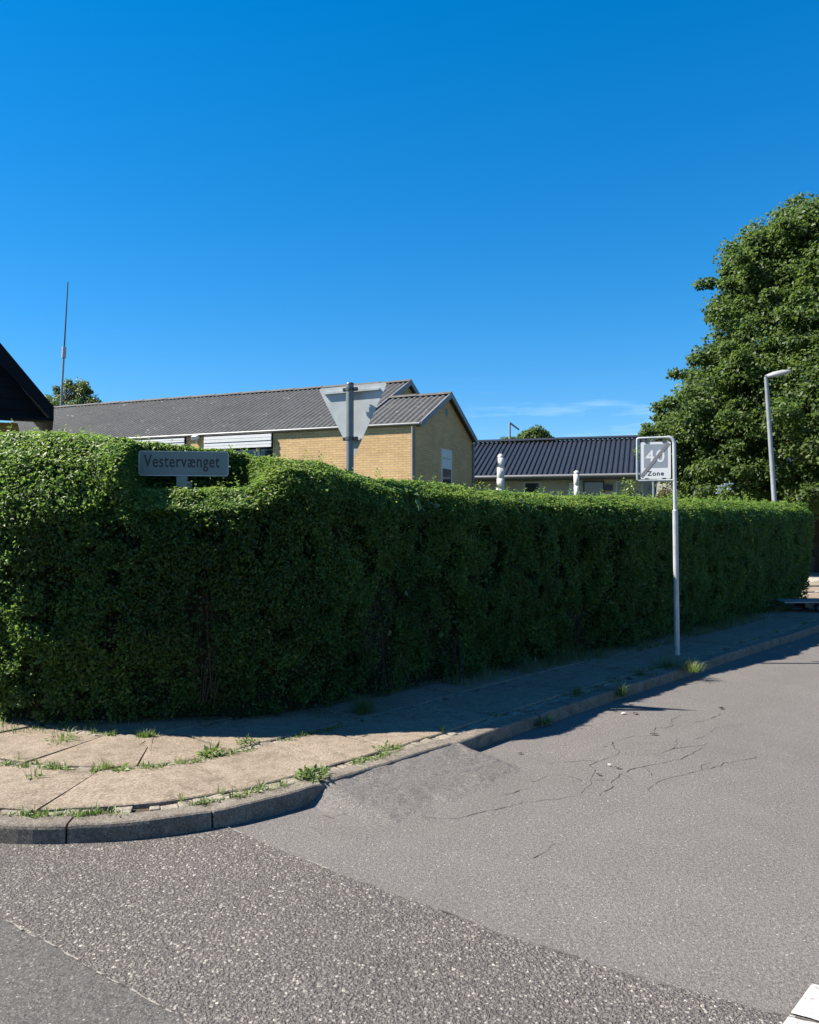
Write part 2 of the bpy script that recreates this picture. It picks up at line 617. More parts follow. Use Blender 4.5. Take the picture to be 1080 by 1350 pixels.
seamA = [g2(292, 1086), g2(345, 1108), g2(440, 1146), g2(560, 1191), g2(700, 1241), g2(860, 1291), g2(1000, 1328), g2(1150, 1363)]
dA = np.array(seamA[-1]) - np.array(seamA[-3])
seamA += [tuple(np.array(seamA[-1]) + dA / np.linalg.norm(dA) * q) for q in (2, 12)]
seamB = [g2(-40, 1180), g2(0, 1203), g2(75, 1247), g2(150, 1292), g2(262, 1352)]
dB = np.array(seamB[-1]) - np.array(seamB[-3])
seamB += [tuple(np.array(seamB[-1]) + dB / np.linalg.norm(dB) * q) for q in (2, 14)]
seamB = [tuple(np.array(seamB[0]) + np.array((-1.0, .75)) * 3)] + seamB
s0, s1 = K.near(-7.5, 9.0), K.near(*seamA[0])
kb = [tuple(p) for p in K.pos(np.linspace(s0, s1, 120), .04)]
rA = ragged(seamA, .006)
poly_sheet('coarse_road_band', kb + rA[1:] + [(18, -9), (-12, -9), (-13, 8)], .004, M['chip'])
rB = ragged(seamB, .006)
poly_sheet('smooth_road_lane', rB + [(8, -14), (-14, -14), (-14, 4)], .008, M['old'])

# worn ridge of pale binder along the seams; dark strips paint the step's shadow
seams = {'pale_seam': MB(), 'step_shadow': MB()}
for pts, z, key, prob, w in ((ragged(seamA[:3], .006, .03), .0075, 'pale_seam', .75, .006), (ragged(seamA[2:8], .006, .03), .0075, 'step_shadow', .7, .005),
                             (ragged(seamB[2:6], .006, .03), .0115, 'pale_seam', .5, .0045), (ragged(seamB[1:6], .006, .03), .0112, 'step_shadow', .5, .004)):
    P = np.array(pts)
    for i in range(len(P) - 1):
        if random.random() > prob or vnoise(np.array([[P[i][0], P[i][1], 3]]), 4)[0] < .36:
            continue
        t = P[i + 1] - P[i]
        n0 = np.array([-t[1], t[0]]) / max(np.linalg.norm(t), 1e-6) * w
        a, c, n, n1 = P[i], P[i + 1], n0 * random.uniform(.2, 1), n0 * random.uniform(.2, 1)
        seams[key].quad((*(a - n), z), (*(c - n1), z), (*(c + n1), z), (*(a + n), z))
for key, c in (('pale_seam', (.19, .178, .16)), ('step_shadow', (.045, .041, .038))):
    o = seams[key].build('road_seam', simple(key, c, .9, var=.3, scale=40))
    o['kind'] = 'structure'

# tar-dark cracks in the fine asphalt (traced once onto the road)
cr = MB()
ZOOM = lambda pts: [(640 + x / 3.375, 840 + y / 3.375) for x, y in pts]
lines = [
    ZOOM([(565, 465), (540, 480), (500, 484)]), ZOOM([(690, 570), (720, 590), (735, 612)]), ZOOM([(830, 492), (850, 470), (845, 450)]), ZOOM([(600, 605), (640, 625), (660, 650)]),
    ZOOM([(950, 590), (965, 565), (990, 555)]), ZOOM([(200, 640), (300, 610), (360, 612), (420, 632)]), ZOOM([(60, 700), (120, 690), (190, 668)]),
    ZOOM([(735, 430), (755, 402), (820, 395), (830, 360), (880, 343)]),
    ZOOM([(735, 435), (650, 440), (565, 465), (585, 500), (580, 518), (480, 555), (470, 575), (490, 595), (455, 620), (465, 645), (425, 690)]),
    ZOOM([(580, 518), (750, 517), (830, 492), (940, 482), (975, 470)]),
    ZOOM([(455, 632), (560, 628), (600, 605), (690, 570), (815, 550), (880, 530), (955, 492)]),
    ZOOM([(750, 517), (815, 550)]),
    ZOOM([(270, 560), (380, 548), (480, 545)]),
    ZOOM([(720, 680), (750, 645), (800, 625), (950, 590), (1080, 555), (1200, 530)]),
    ZOOM([(930, 450), (1000, 425), (1030, 400), (1150, 385)]),
    ZOOM([(150, 735), (260, 718), (385, 705)]),
    ZOOM([(560, 628), (565, 660), (500, 700)]),
    ZOOM([(920, 378), (990, 362), (1050, 335)]),
    [(555, 1074), (590, 1078), (640, 1068), (690, 1057)],
    [(480, 1036), (520, 1029), (560, 1022), (600, 1010)],
    [(700, 1130), (720, 1118), (728, 1110)],
]
for ln in lines:
    P = np.array([g2(*q) for q in ln])
    P = smooth(P, .05)
    P = P + RNG.normal(0, .008, P.shape)
    for i in range(len(P) - 1):
        t = P[i + 1] - P[i]
        n = np.array([-t[1], t[0]]) / max(np.linalg.norm(t), 1e-6)
        w = random.uniform(.0006, .0030) * (.55 + .9 * vnoise(np.array([[P[i][0], P[i][1], 7]]), 9)[0])
        a, c = P[i], P[i + 1]
        cr.quad((*(a - n * w), .003), (*(c - n * w), .003), (*(c + n * w), .003), (*(a + n * w), .003))
o = cr.build('road_crack', M['crack'])
o['kind'] = 'structure'

# asphalt fillet laid up to the kerb (a ramp for bikes)
ra, rbb = K.near(-.47, 4.74), K.near(.36, 5.67)
ns, nt_ = 110, 50
ss = np.linspace(ra - .16, rbb + .14, ns)
V = []
for s in ss:
    e = min(np.clip((s - ra + .16) / .22, 0, 1), np.clip((rbb + .14 - s) / .2, 0, 1))
    e = e * e * (3 - 2 * e)
    for k in range(nt_):
        q = k / (nt_ - 1)
        wd = .62 * (.55 + .45 * e)
        p = K.pos(np.array([s]), np.array([.018 - q * wd]))[0]
        V.append((p[0], p[1], -.004 + .096 * e * (1 - q) ** 1.25))
V = np.array(V)
V[:, 2] += (vnoise(V, 9) - .5) * .012 + (vnoise(V, 28) - .5) * .007
idx = np.arange(ns * nt_).reshape(ns, nt_)
Fc = np.stack([idx[:-1, :-1].ravel(), idx[:-1, 1:].ravel(), idx[1:, 1:].ravel(), idx[1:, :-1].ravel()], 1)
o = raw('asphalt_ramp', V, Fc[:, ::-1], M['asphalt'], kind='structure')
for p in o.data.polygons:
    p.use_smooth = True

# kerb stones
kb = MB()
prof = [(0, -.06), (.004, .078), (.008, .091), (.017, .0985), (.03, ZP), (.125, ZP), (.13, .094), (.13, -.06)]
joint = K.near(-1.72, 4.09) - 12 * .72
while joint < min(K.L - 2, K.near(30, 40)):
    near_corner = joint < K.near(-.9, 4.4)
    ln = .72 if near_corner else random.uniform(1.1, 1.3)
    n = 10
    ss = np.linspace(joint + .006, joint + ln - .006, n)
    dz, dt = random.gauss(0, .003), random.gauss(0, .004)
    vs = []
    for i, s in enumerate(ss):
        e = min(i, n - 1 - i)
        for (t, z) in prof:
            c = .006 if e == 0 and z > .05 else 0
            w = vnoise(np.array([[s, t, z]]), 14)[0] - .5
            p = K.pos(np.array([s]), np.array([t + dt + w * .008]))[0]
            vs.append((p[0], p[1], z + dz - c + w * .006))
    m = len(prof)
    fs = [(i * m + j, (i + 1) * m + j, (i + 1) * m + j + 1, i * m + j + 1) for i in range(n - 1) for j in range(m - 1)]
    fs = [f[::-1] for f in fs]
    fs += [tuple(range(m)), tuple((n - 1) * m + j for j in range(m))[::-1]]
    kb.add([(v[0], v[1], v[2]) for v in vs], fs, 0, False)
    joint += ln
o = kb.build('kerb', M['kerb'])
o['kind'] = 'structure'

# pavement: soil bed, concrete slabs in rows, strips of small setts
sA, sB = K.near(-9, 11.2), K.near(22, 30.5)
ss = np.linspace(sA, sB, 200)
bd = MB()
A, B_ = K.pos(ss, .125), K.pos(ss, np.full(len(ss), 2.9))
vs = [(*p, .078) for p in A] + [(*p, .072) for p in B_]
n = len(ss)
bd.add(vs, [(i, i + 1, n + i + 1, n + i) for i in range(n - 1)])
o = bd.build('pavement_bed', M['soil'])
o['kind'] = 'structure'

pv = MB()
rows = [(.24, .90), (.985, 1.66), (1.74, 2.6)]
for r, (t0, t1) in enumerate(rows):
    s = K.near(-1.98, 4.10) - 6 * 1.25 + r * .5
    while s < sB:
        ln = 1.25 + random.gauss(0, .01)
        if r and s > K.near(6.0, 12) and False:
            break
        g = random.uniform(.007, .014)
        dz = random.gauss(0, .0025)
        ti, tj = random.gauss(0, .002), random.gauss(0, .003)
        n = 9
        q = np.linspace(s + g, s + ln - g, n)
        vs = []
        for i, u in enumerate(q):
            for (t, z) in ((t0, .06), (t0, .094), (t0 + .008, .1), ((t0 + t1) / 2, .1), (t1 - .008, .1), (t1, .094), (t1, .06)):
                p = K.pos(np.array([u]), np.array([t]))[0]
                c = .006 if i in (0, n - 1) and z > .09 else 0
                zz = z + dz + ti * (i - 4) / 4 + tj * ((t - t0) / (t1 - t0) - .5) - c
                zz += (vnoise(np.array([[p[0], p[1], 0]]), 3)[0] - .5) * .006 if z > .09 else 0
                vs.append((p[0], p[1], zz - .0006 * r))
        fs = [(i * 7 + j, (i + 1) * 7 + j, (i + 1) * 7 + j + 1, i * 7 + j + 1) for i in range(n - 1) for j in range(6)]
        fs = [f for f in fs]
        fs += [tuple(range(7)), tuple((n - 1) * 7 + j for j in range(7))]
        pv.add(vs, fs)
        s += ln
o = pv.build('pavement', M['slab'])
o['kind'] = 'structure'

st = MB()
for (t0, t1, a, b_) in ((.14, .232, K.near(-8, 9.7), sB), (.908, .978, K.near(-8, 9.7), sB), (1.668, 1.735, K.near(-8, 9.7), K.near(3, 8.7))):
    s = a
    while s < b_:
        ln = random.uniform(.065, .12)
        if random.random() < .90:
            c = K.pos(np.array([s + ln / 2]), np.array([(t0 + t1) / 2 + random.gauss(0, .005)]))[0]
            nn = K.nrm(np.array([s]))[0]
            y = Vector((nn[0], nn[1], random.gauss(0, .05)))
            x = Vector((nn[1], -nn[0], random.gauss(0, .06)))
            z = random.uniform(.088, .099)
            st.box((c[0], c[1], z - .03), x * (ln / 2 - .007), y * (t1 - t0) * .46, (0, 0, .03))
        s += ln
o = st.build('sett_strip', M['sett'], bevel=.006)
o['kind'] = 'structure'

# white paint of the give-way line at the lower right
mk = MB()
a, b_ = np.array(g2(1066, 1293)), np.array(g2(1024, 1351))
b_ = a + (b_ - a) * 1.9
w = np.array((.34, -.205))
edge = lambda p, q: ragged([tuple(p), tuple(q)], .004, .012)
br1 = a + (b_ - a) * .52
for p, q in ((a, a + (b_ - a) * .36), (a + (b_ - a) * .385, br1), (br1 + (b_ - a) * .03, b_)):
    pts = edge(p, p + w) + edge(q + w, q)
    tri = tessellate_polygon([[Vector((x, y, 0)) for x, y in pts]])
    mk.add([(x, y, .0066) for x, y in pts], [t[::-1] for t in tri])
o = mk.build('road_marking', M['marking'])
o['kind'] = 'structure'

# ------------------------------------------------------------------ the clipped hedge
TH = 1.25
hs = [HP.near(x, y) for x, y in ((-6.2, 12), (-4.1, 6.75), (-2.85, 6.03), (-2.1, 6.0), (-1.07, 6.05), (-.61, 6.45), (-.14, 7.02), (.57, 7.76), (1.38, 8.6), (2.87, 10.0), (4.48, 11.8), (7.06, 14.9), (7.85, 16.0))]
hz = [2.40, 2.40, 2.34, 2.26, 2.17, 2.13, 2.04, 1.99, 1.96, 1.94, 1.97, 2.01, 2.00]
nA, nB = HP.near(-2.08, 6.0), HP.near(-.98, 6.15)      # the notch cut for the street name plate


def sstep(x, a, b):
    t = np.clip((x - a) / (b - a), 0, 1)
    return t * t * (3 - 2 * t)


def profile(s):
    """cross-section (offset behind the base line, height) as 7 points for every s"""
    H = np.interp(s, hs, hz)
    k = sstep(s, nA - .05, nA + .06) * (1 - sstep(s, nB - .25, nB + .12))
    e = sstep(s, hs[-1] - .5, hs[-1])
    left = 1 - sstep(s, nA - .4, nA + .1)
    H = H - .05 * e
    soft = .13 + .23 * left            # the left part has a softer, sloping shoulder
    P = np.empty((len(s), 7, 2))
    P[:, 0] = np.stack([np.full_like(s, .16), np.full_like(s, .11)], 1)
    P[:, 1] = np.stack([np.full_like(s, .0), np.full_like(s, .75)], 1)
    P[:, 2] = np.stack([-.10 + 0 * s, (H - .15 - soft * 1.2) * (1 - k) + 1.72 * k], 1)
    P[:, 3] = np.stack([(-.05 + soft * .25) * (1 - k) + .10 * k, (H - .06 - soft * .5) * (1 - k) + 1.86 * k], 1)
    P[:, 4] = np.stack([(.14 + soft * .6) * (1 - k) + .52 * k, (H - .02) * (1 - k) + 1.89 * k], 1)
    P[:, 5] = np.stack([(.40 + soft) * (1 - k) + .60 * k, H], 1)
    P[:, 6] = np.stack([TH + 0 * s, H - .02], 1)
    return P


def hedge_point(s, w):
    """surface point and outward normal at profile position w in 0..7 (last span is the back)"""
    P = profile(s)
    P = np.concatenate([P, np.stack([np.full_like(s, TH + .04), np.full_like(s, .2)], 1)[:, None]], 1)
    i = np.clip(np.floor(w).astype(int), 0, 6)
    f = (w - i)[:, None]
    r = np.arange(len(s))
    a, b = P[r, i], P[r, i + 1]
    q = a + (b - a) * f
    d = b - a
    d = d / np.maximum(np.linalg.norm(d, axis=1, keepdims=True), 1e-6)
    nr = np.stack([-d[:, 1], d[:, 0]], 1)                  # outward in the section plane
    xy = HP.pos(s, q[:, 0])
    n2 = HP.nrm(s)
    N = np.stack([n2[:, 0] * nr[:, 0], n2[:, 1] * nr[:, 0], nr[:, 1]], 1)
    return np.column_stack([xy, q[:, 1]]), N


hedge = empty('hedge', (HP.pos(np.array([HP.L * .5]), np.array([.6]))[0][0], HP.pos(np.array([HP.L * .5]), np.array([.6]))[0][1], .08),
              'long tall clipped green hedge along the pavement, lit along its top', 'hedge')


def hedge_leaves():
    # candidate positions: density follows 1/size^2 so that far leaves are fewer and larger
    sg = np.linspace(0, HP.L, 800)
    dist = np.linalg.norm(HP.pos(sg, np.zeros_like(sg)), axis=1)
    size = np.clip((dist / 6.6) ** .75, 1, 2.2)
    dens = 1 / size ** 2
    dens[sg < HP.near(-4.7, 7.7)] *= .35
    cum = np.concatenate([[0], np.cumsum((dens[1:] + dens[:-1]) / 2 * np.diff(sg))])
    spans = np.array([.68, 1.35, .30, .35, .30, .70, .9])     # rough span lengths x wanted density
    ws = np.concatenate([[0], np.cumsum(spans)])
    total = int(cum[-1] * ws[-1] * 14000)
    s = np.interp(RNG.random(total) * cum[-1], cum, sg)
    w = np.interp(RNG.random(total) * ws[-1], ws, np.arange(8))
    # the notch needs its long inside wall filled too
    extra = int(42000)
    s = np.concatenate([s, RNG.uniform(nA - .15, nB + .2, extra)])
    w = np.concatenate([w, RNG.uniform(2.0, 6.0, extra)])
    P, N = hedge_point(s, w)
    # end cap at the far end
    ne = 15000
    u = RNG.random(ne)
    zc = RNG.uniform(.15, 2.03, ne)
    e0 = HP.pos(np.full(ne, HP.L), u * TH)
    tdir = HP.t[-1]
    bul = .16 * np.sin(np.pi * u)
    P = np.concatenate([P, np.column_stack([e0 + tdir * bul[:, None], zc])])
    N = np.concatenate([N, np.tile([tdir[0], tdir[1], .1], (ne, 1))])
    s = np.concatenate([s, np.full(ne, HP.L)])
    sz = np.interp(s, sg, size)
    d = np.interp(s, sg, dist)
    n = len(P)
    # clipped but living surface: broad swells, clumps, gaps
    big = vnoise(P, 1.1) - .5
    mid = vnoise(P, 4.0) - .5
    fine = vnoise(P, 11.0)
    gap = vnoise(P + 31.7, 6.5)
    flat = sstep(N[:, 2], .5, .9)
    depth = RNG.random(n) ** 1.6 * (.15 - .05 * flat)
    off = (big * .10 + mid * .09 + (fine - .5) * .05) * (1 - .45 * flat)
    stick = RNG.random(n) < .012
    off = off - depth + np.where(stick, RNG.random(n) * .06, 0)
    keep = ~((gap < .37) & (depth < .095) & (RNG.random(n) < .88))
    top = P[:, 2] > 1.6
    keep |= (top & (RNG.random(n) < .5))
    bottom = P[:, 2] < .26
    keep &= ~(bottom & (RNG.random(n) < .45))
    # bare patches near the foot, where stems show
    for (bx, bz, br) in BARE:
        q = HP.pos(np.array([bx]), np.array([0.]))[0]
        dd = np.sqrt(((P[:, 0] - q[0]) ** 2 + (P[:, 1] - q[1]) ** 2) * 2.5 + (P[:, 2] - bz) ** 2 * .5)
        keep &= ~((dd < br) & (RNG.random(n) < .85))
    P = P + N * off[:, None]
    R = unit(RNG.normal(size=(n, 3)))
    far = sstep(s, HP.near(1.4, 8.6), HP.near(4.5, 11.8))[:, None]
    nn = unit(N * (.75 + .3 * flat[:, None]) + np.array([0, 0, .35]) + R * (.95 - .15 * far - .15 * flat[:, None]))
    R2 = unit(RNG.normal(size=(n, 3)))
    T = unit(R2 + N * .35 + np.array([0, 0, .35]) + far * np.array([0, 0, .5]))
    L = .0295 * sz * RNG.uniform(.65, 1.25, n) * (1 - .1 * far[:, 0])
    left = 1 - sstep(s, nA - .2, nA + .2)
    L = L * (1 + .12 * left)
    W = L * RNG.uniform(.48, .66, n)
    rnd = np.clip(.40 + (vnoise(P, 2.2) - .5) * .45 + RNG.normal(0, .17, n) + .38 * sstep(N[:, 2] + (P[:, 2] - 1.9) * .6 + RNG.normal(0, .15, n), .1, .75) - depth * 1.2, 0, .96)  # young top growth lighter, boosted to look sunlit; deep leaves darker
    rnd = np.where(RNG.random(n) < .004, 1.0, rnd)
    k = keep
    V, Fc, at_ = leaf_mesh(P[k], nn[k], T[k], L[k], W[k], rnd[k])
    return V, Fc, at_


BARE = [(HP.near(-.2, 6.9), .75, .20), (HP.near(-.1, 7.05), .40, .22), (HP.near(-1.55, 6.0), .95, .17), (HP.near(-1.5, 6.0), .55, .16), (HP.near(.5, 7.7), .35, .2), (HP.near(-2.2, 6.0), .8, .12), (HP.near(2.0, 9.2), .4, .2)]
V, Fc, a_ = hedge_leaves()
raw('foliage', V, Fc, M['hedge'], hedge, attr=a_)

# solid dark core added so gaps between leaves look shaded
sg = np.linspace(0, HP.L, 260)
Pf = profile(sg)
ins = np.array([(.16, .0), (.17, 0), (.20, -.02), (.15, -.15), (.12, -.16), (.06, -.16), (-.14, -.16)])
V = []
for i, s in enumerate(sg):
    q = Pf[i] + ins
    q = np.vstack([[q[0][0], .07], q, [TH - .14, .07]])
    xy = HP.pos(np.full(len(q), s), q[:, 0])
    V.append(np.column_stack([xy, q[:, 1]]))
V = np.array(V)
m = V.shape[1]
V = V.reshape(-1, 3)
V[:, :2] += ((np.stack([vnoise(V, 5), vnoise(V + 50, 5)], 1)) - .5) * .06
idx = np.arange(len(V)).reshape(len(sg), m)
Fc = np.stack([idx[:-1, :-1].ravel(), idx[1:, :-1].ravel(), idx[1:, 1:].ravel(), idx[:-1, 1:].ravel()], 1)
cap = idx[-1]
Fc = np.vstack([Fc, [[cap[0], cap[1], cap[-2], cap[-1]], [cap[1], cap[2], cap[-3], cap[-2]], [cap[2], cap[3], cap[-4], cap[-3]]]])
raw('shade_core', V, Fc, M['core'], hedge)

# bare stems and twigs
tw = MB()
for (bs, bz, br) in BARE:
    for _ in range(11):
        s = bs + random.gauss(0, br * .5)
        off = random.uniform(.02, .14)
        z0 = max(.1, bz - random.uniform(.05, .35))
        p = HP.pos(np.array([s]), np.array([off]))[0]
        p2 = HP.pos(np.array([s + random.gauss(0, .04)]), np.array([off - random.uniform(-.03, .06)]))[0]
        tw = MB()
        tw.tube([(p[0], p[1], z0), ((p[0] + p2[0]) / 2 + random.gauss(0, .008), (p[1] + p2[1]) / 2, z0 + .15), (p2[0], p2[1], z0 + random.uniform(.22, .45))], [.004, .0032, .002], 4)
        tw.build('stem', M['twig'], hedge)
# stray new shoots above the clipped top
SV, SN, ST, SL_ = [], [], [], []
for _ in range(150):
    s = np.array([random.uniform(HP.near(-3.5, 6.2), HP.L - .2)])
    p, nrm_ = hedge_point(s, np.array([random.uniform(3.2, 5.6)]))
    hgt = random.uniform(.03, .11) * (1.4 if random.random() < .15 else 1)
    d = unit(np.array([[random.gauss(0, .35), random.gauss(0, .35), 1.0]]))[0]
    for k in range(7):
        SV.append(p[0] + d * hgt * k / 6)
        az = k * 2.4 + random.random()
        ST.append([math.cos(az), math.sin(az), .7])
        SN.append([-math.cos(az) * .6, -math.sin(az) * .6, .8])
        SL_.append(random.uniform(.022, .036) * max(1, p[0][1] / 8))
SL_ = np.array(SL_)
V, Fc, a_ = leaf_mesh(np.array(SV), unit(np.array(SN)), np.array(ST), SL_, SL_ * .5, np.clip(RNG.normal(.8, .1, len(SV)), 0, .95))
raw('shoot', V, Fc, M['hedge'], hedge, attr=a_)['kind'] = 'stuff'

# a few larger pale leaves of a climber
n = 15
ps = np.array([HP.near(*q) for q in [(.08, 7.25)] * 10 + [(1.0, 8.2)] * 3 + [(5.5, 13)] * 2]) + RNG.normal(0, .22, n)
pw = np.where(RNG.random(n) < .45, RNG.uniform(2.2, 3.2, n), RNG.uniform(.8, 1.9, n))
P, N = hedge_point(ps, pw)
P = P + N * .05
R = unit(RNG.normal(size=(n, 3)))
cl_dir, cl_L, cl_W, cl_r = unit(R + np.array([0, 0, -.4])), RNG.uniform(.05, .085, n), RNG.uniform(.045, .07, n), RNG.random(n)
cl_n = unit(N + .4 * R + np.array([0, 0, .4]))
for i in range(n):
    k = slice(i, i + 1)
    V, Fc, a_ = leaf_mesh(P[k], cl_n[k], cl_dir[k], cl_L[k], cl_W[k], cl_r[k], .12)
    raw('climber_leaf', V, Fc, M['bind'], hedge, attr=a_)


# ------------------------------------------------------------------ grass and weeds
def blades(base, h, spread, width, lean=.45):
    n = len(base)
    az = RNG.uniform(0, 2 * np.pi, n)
    dirs = np.stack([np.cos(az), np.sin(az), np.zeros(n)], 1)
    hh = h * RNG.uniform(.45, 1.15, n)
    b = base + dirs * (spread * RNG.random(n))[:, None]
    ln = RNG.uniform(.1, 1, n) * lean
    S = np.stack([-dirs[:, 1], dirs[:, 0], np.zeros(n)], 1) * (width * RNG.uniform(.6, 1.2, n))[:, None] / 2
    m = b + dirs * (hh * ln * .35)[:, None] + np.array([0, 0, 1]) * (hh * .6)[:, None]
    t = b + dirs * (hh * ln * 1.1)[:, None] + np.array([0, 0, 1]) * (hh * (1.05 - .45 * ln))[:, None]
    V = np.stack([b - S, b + S, m + S * .8, m - S * .8, t], 1).reshape(-1, 3)
    k = (np.arange(n) * 5)[:, None]
    Fc = np.concatenate([k + np.array([[0, 1, 2]]), k + np.array([[0, 2, 3]]), k + np.array([[3, 2, 4]])], 0)
    return V, Fc, np.repeat(np.clip(RNG.normal(.5, .22, n), 0, 1), 5)


# grass at the hedge foot: one mass
parts = []
for (a, b_, dens, h, t0, t1) in ((HP.near(-4.5, 7.4), HP.near(-2.2, 6), 300, .07, -.06, .14), (HP.near(-2.2, 6), HP.near(-.4, 6.7), 60, .06, -.02, .14), (HP.near(.4, 7.6), HP.L - .5, 420, .13, -.14, .2)):
    n = int((b_ - a) * dens)
    s = RNG.uniform(a, b_, n)
    cl = vnoise(np.column_stack([s, s * 0, s * 0]), 2.3)
    keep = RNG.random(n) < np.clip(cl * 2.2 - .45, .05, 1)
    s = s[keep]
    xy = HP.pos(s, RNG.uniform(t0, t1, len(s)))
    hs_ = h * np.clip(vnoise(np.column_stack([s, s * 0, s * 0]) + 9, 3.1) * 1.8, .4, 1.6)
    parts.append(blades(np.column_stack([xy, np.full(len(s), .088)]), hs_, .02, .006))
ofs = 0
VV, FF, AA = [], [], []
for V, Fc, a_ in parts:
    VV.append(V)
    FF.append(Fc + ofs)
    AA.append(a_)
    ofs += len(V)
o = raw('grass', np.vstack(VV), np.vstack(FF), M['grass'], attr=np.concatenate(AA))
tag(o, 'thin grass growing along the foot of the hedge', 'grass', kind='stuff')


def leafy(base, n, rad, h, L):
    """rosette of leaves"""
    az = RNG.uniform(0, 2 * np.pi, n)
    el = RNG.uniform(.15, 1.2, n)
    T = np.stack([np.cos(az) * np.cos(el), np.sin(az) * np.cos(el), np.sin(el)], 1)
    P = np.array(base) + np.stack([np.cos(az), np.sin(az), np.zeros(n)], 1) * (rad * RNG.random(n) ** .7)[:, None] + np.array([0, 0, 1]) * (h * RNG.random(n) * .6)[:, None]
    N = unit(np.array([0, 0, 1.0]) + .5 * RNG.normal(size=(n, 3)))
    LL = L * RNG.uniform(.6, 1.2, n)
    return leaf_mesh(P, N, T, LL, LL * RNG.uniform(.28, .45, n), np.clip(RNG.normal(.55, .2, n), 0, 1), .15)


def join(*ms):
    o = 0
    a, b, c = [], [], []
    for V, Fc, q in ms:
        a.append(V)
        b.append(Fc + o)
        c.append(q)
        o += len(V)
    return np.vstack(a), np.vstack(b), np.concatenate(c)


# sparse growth in the joints: uncountable sprigs, one mass
sp = []
for (t, a, b_, n) in ((.135, K.near(-3, 4.3), K.near(.35, 5.65), 170), (.90, K.near(-3.4, 4.6), K.near(.2, 5.5), 110), (.985, K.near(-3.4, 4.6), K.near(.2, 5.5), 40), (1.70, K.near(-4, 5), K.near(-.6, 4.6), 70), (.235, K.near(-1.2, 4.2), K.near(9, 15.5), 75)):
    for s in np.clip(RNG.uniform(a, b_, n), a, b_):
        if vnoise(np.array([[s, t * 7, 0]]), 3.2)[0] < .40:
            continue
        p = K.pos(np.array([s]), np.array([t + random.gauss(0, .012)]))[0]
        z = .09
        if random.random() < .45:
            sp.append(leafy((p[0], p[1], z), random.randint(8, 22), .035, .03, random.uniform(.018, .034)))
        else:
            q = random.randint(8, 22)
            sp.append(blades(np.tile([p[0], p[1], z], (q, 1)), random.uniform(.03, .075), .035, .0045, .8))
V, Fc, a_ = join(*sp)
o = raw('joint_weeds', V, Fc, M['weed'], attr=a_)
tag(o, 'small sprigs and moss growing in the joints of the paving', 'weeds', kind='stuff')

# single weeds one can point to
def weed(name, px, py, ms, label, m, cat='weed', z=.09):
    p = gnd(px, py, z)
    mm = [f(np.array(p)) for f in ms]
    V, Fc, a_ = join(*mm)
    o = raw(name, V, Fc, m, loc=tuple(p), attr=a_)
    tag(o, label, cat, 'weeds growing on the pavement')
    return o


def bl(n, h, spread, w=.005, lean=.7):
    return lambda p: blades(np.tile(p, (n, 1)), h, spread, w, lean)


def lf(n, rad, h, L):
    return lambda p: leafy(p, n, rad, h, L)


weed('weed_clump', 412, 1025, [lf(190, .085, .075, .045)], 'rounded leafy green weed at the kerb edge beside the asphalt ramp', M['weed'])
weed('weed_clump', 280, 995, [lf(80, .07, .06, .05), bl(14, .13, .05)], 'bright leafy weed with a tall stalk in the middle paving joint', M['weed'])
weed('weed_clump', 163, 1017, [lf(26, .03, .03, .055), bl(20, .05, .04)], 'dark green dandelion rosette in the paving joint left of the tall stalk weed', M['weed'])
weed('weed_clump', 325, 980, [lf(55, .07, .05, .035), bl(20, .07, .06)], 'loose sprawling weed near the edge of the hedge shadow', M['weed'])
weed('weed_clump', 512, 988, [lf(90, .09, .04, .035)], 'low yellowish weed in the sett strip by the top of the asphalt ramp', M['weed'])
weed('weed_clump', 475, 1003, [lf(70, .06, .035, .03)], 'small pale weed in the sett strip halfway up the asphalt ramp', M['weed'])
weed('weed_clump', 85, 976, [lf(60, .12, .04, .03), bl(60, .09, .12)], 'straggling grassy weed near the left foot of the hedge', M['weed'])
weed('weed_clump', 48, 1025, [lf(26, .05, .03, .035), bl(18, .08, .05)], 'thin upright weed in the joint at the left edge', M['weed'])
weed('dry_stalk', 152, 965, [bl(9, .17, .05, .004, .5), lf(14, .04, .02, .025)], 'dry brown weed stalk standing at the foot of the hedge', M['grass'])
weed('grass_tuft', 478, 940, [bl(170, .17, .10, .006, 1.0)], 'big floppy grass tuft in the shade of the hedge', M['grass'], 'grass')
weed('grass_tuft', 880, 880, [bl(190, .13, .20, .005, .9), bl(24, .22, .1, .004, .5)], 'grass tuft around the foot of the zone sign pole', M['grass'], 'grass')
weed('grass_tuft', 910, 884, [bl(170, .13, .13, .006, 1.3)], 'drooping dry grass hanging over the kerb beside the sign pole', M['grass'], 'grass')
weed('grass_tuft', 845, 890, [bl(120, .09, .16, .005, .9)], 'short grass tuft on the kerb left of the sign pole', M['grass'], 'grass')
weed('grass_tuft', 818, 917, [bl(70, .15, .06, .006, .7)], 'narrow grass tuft growing down the shaded kerb face', M['grass'], 'grass', .04)
weed('grass_tuft', 760, 916, [bl(70, .09, .12, .006, .9)], 'little grass patch on the shaded sett strip', M['grass'], 'grass')
weed('weed_clump', 713, 955, [lf(24, .03, .06, .09)], 'broad leaved weed in the gutter below the shaded kerb', M['weed'], 'weed', .01)

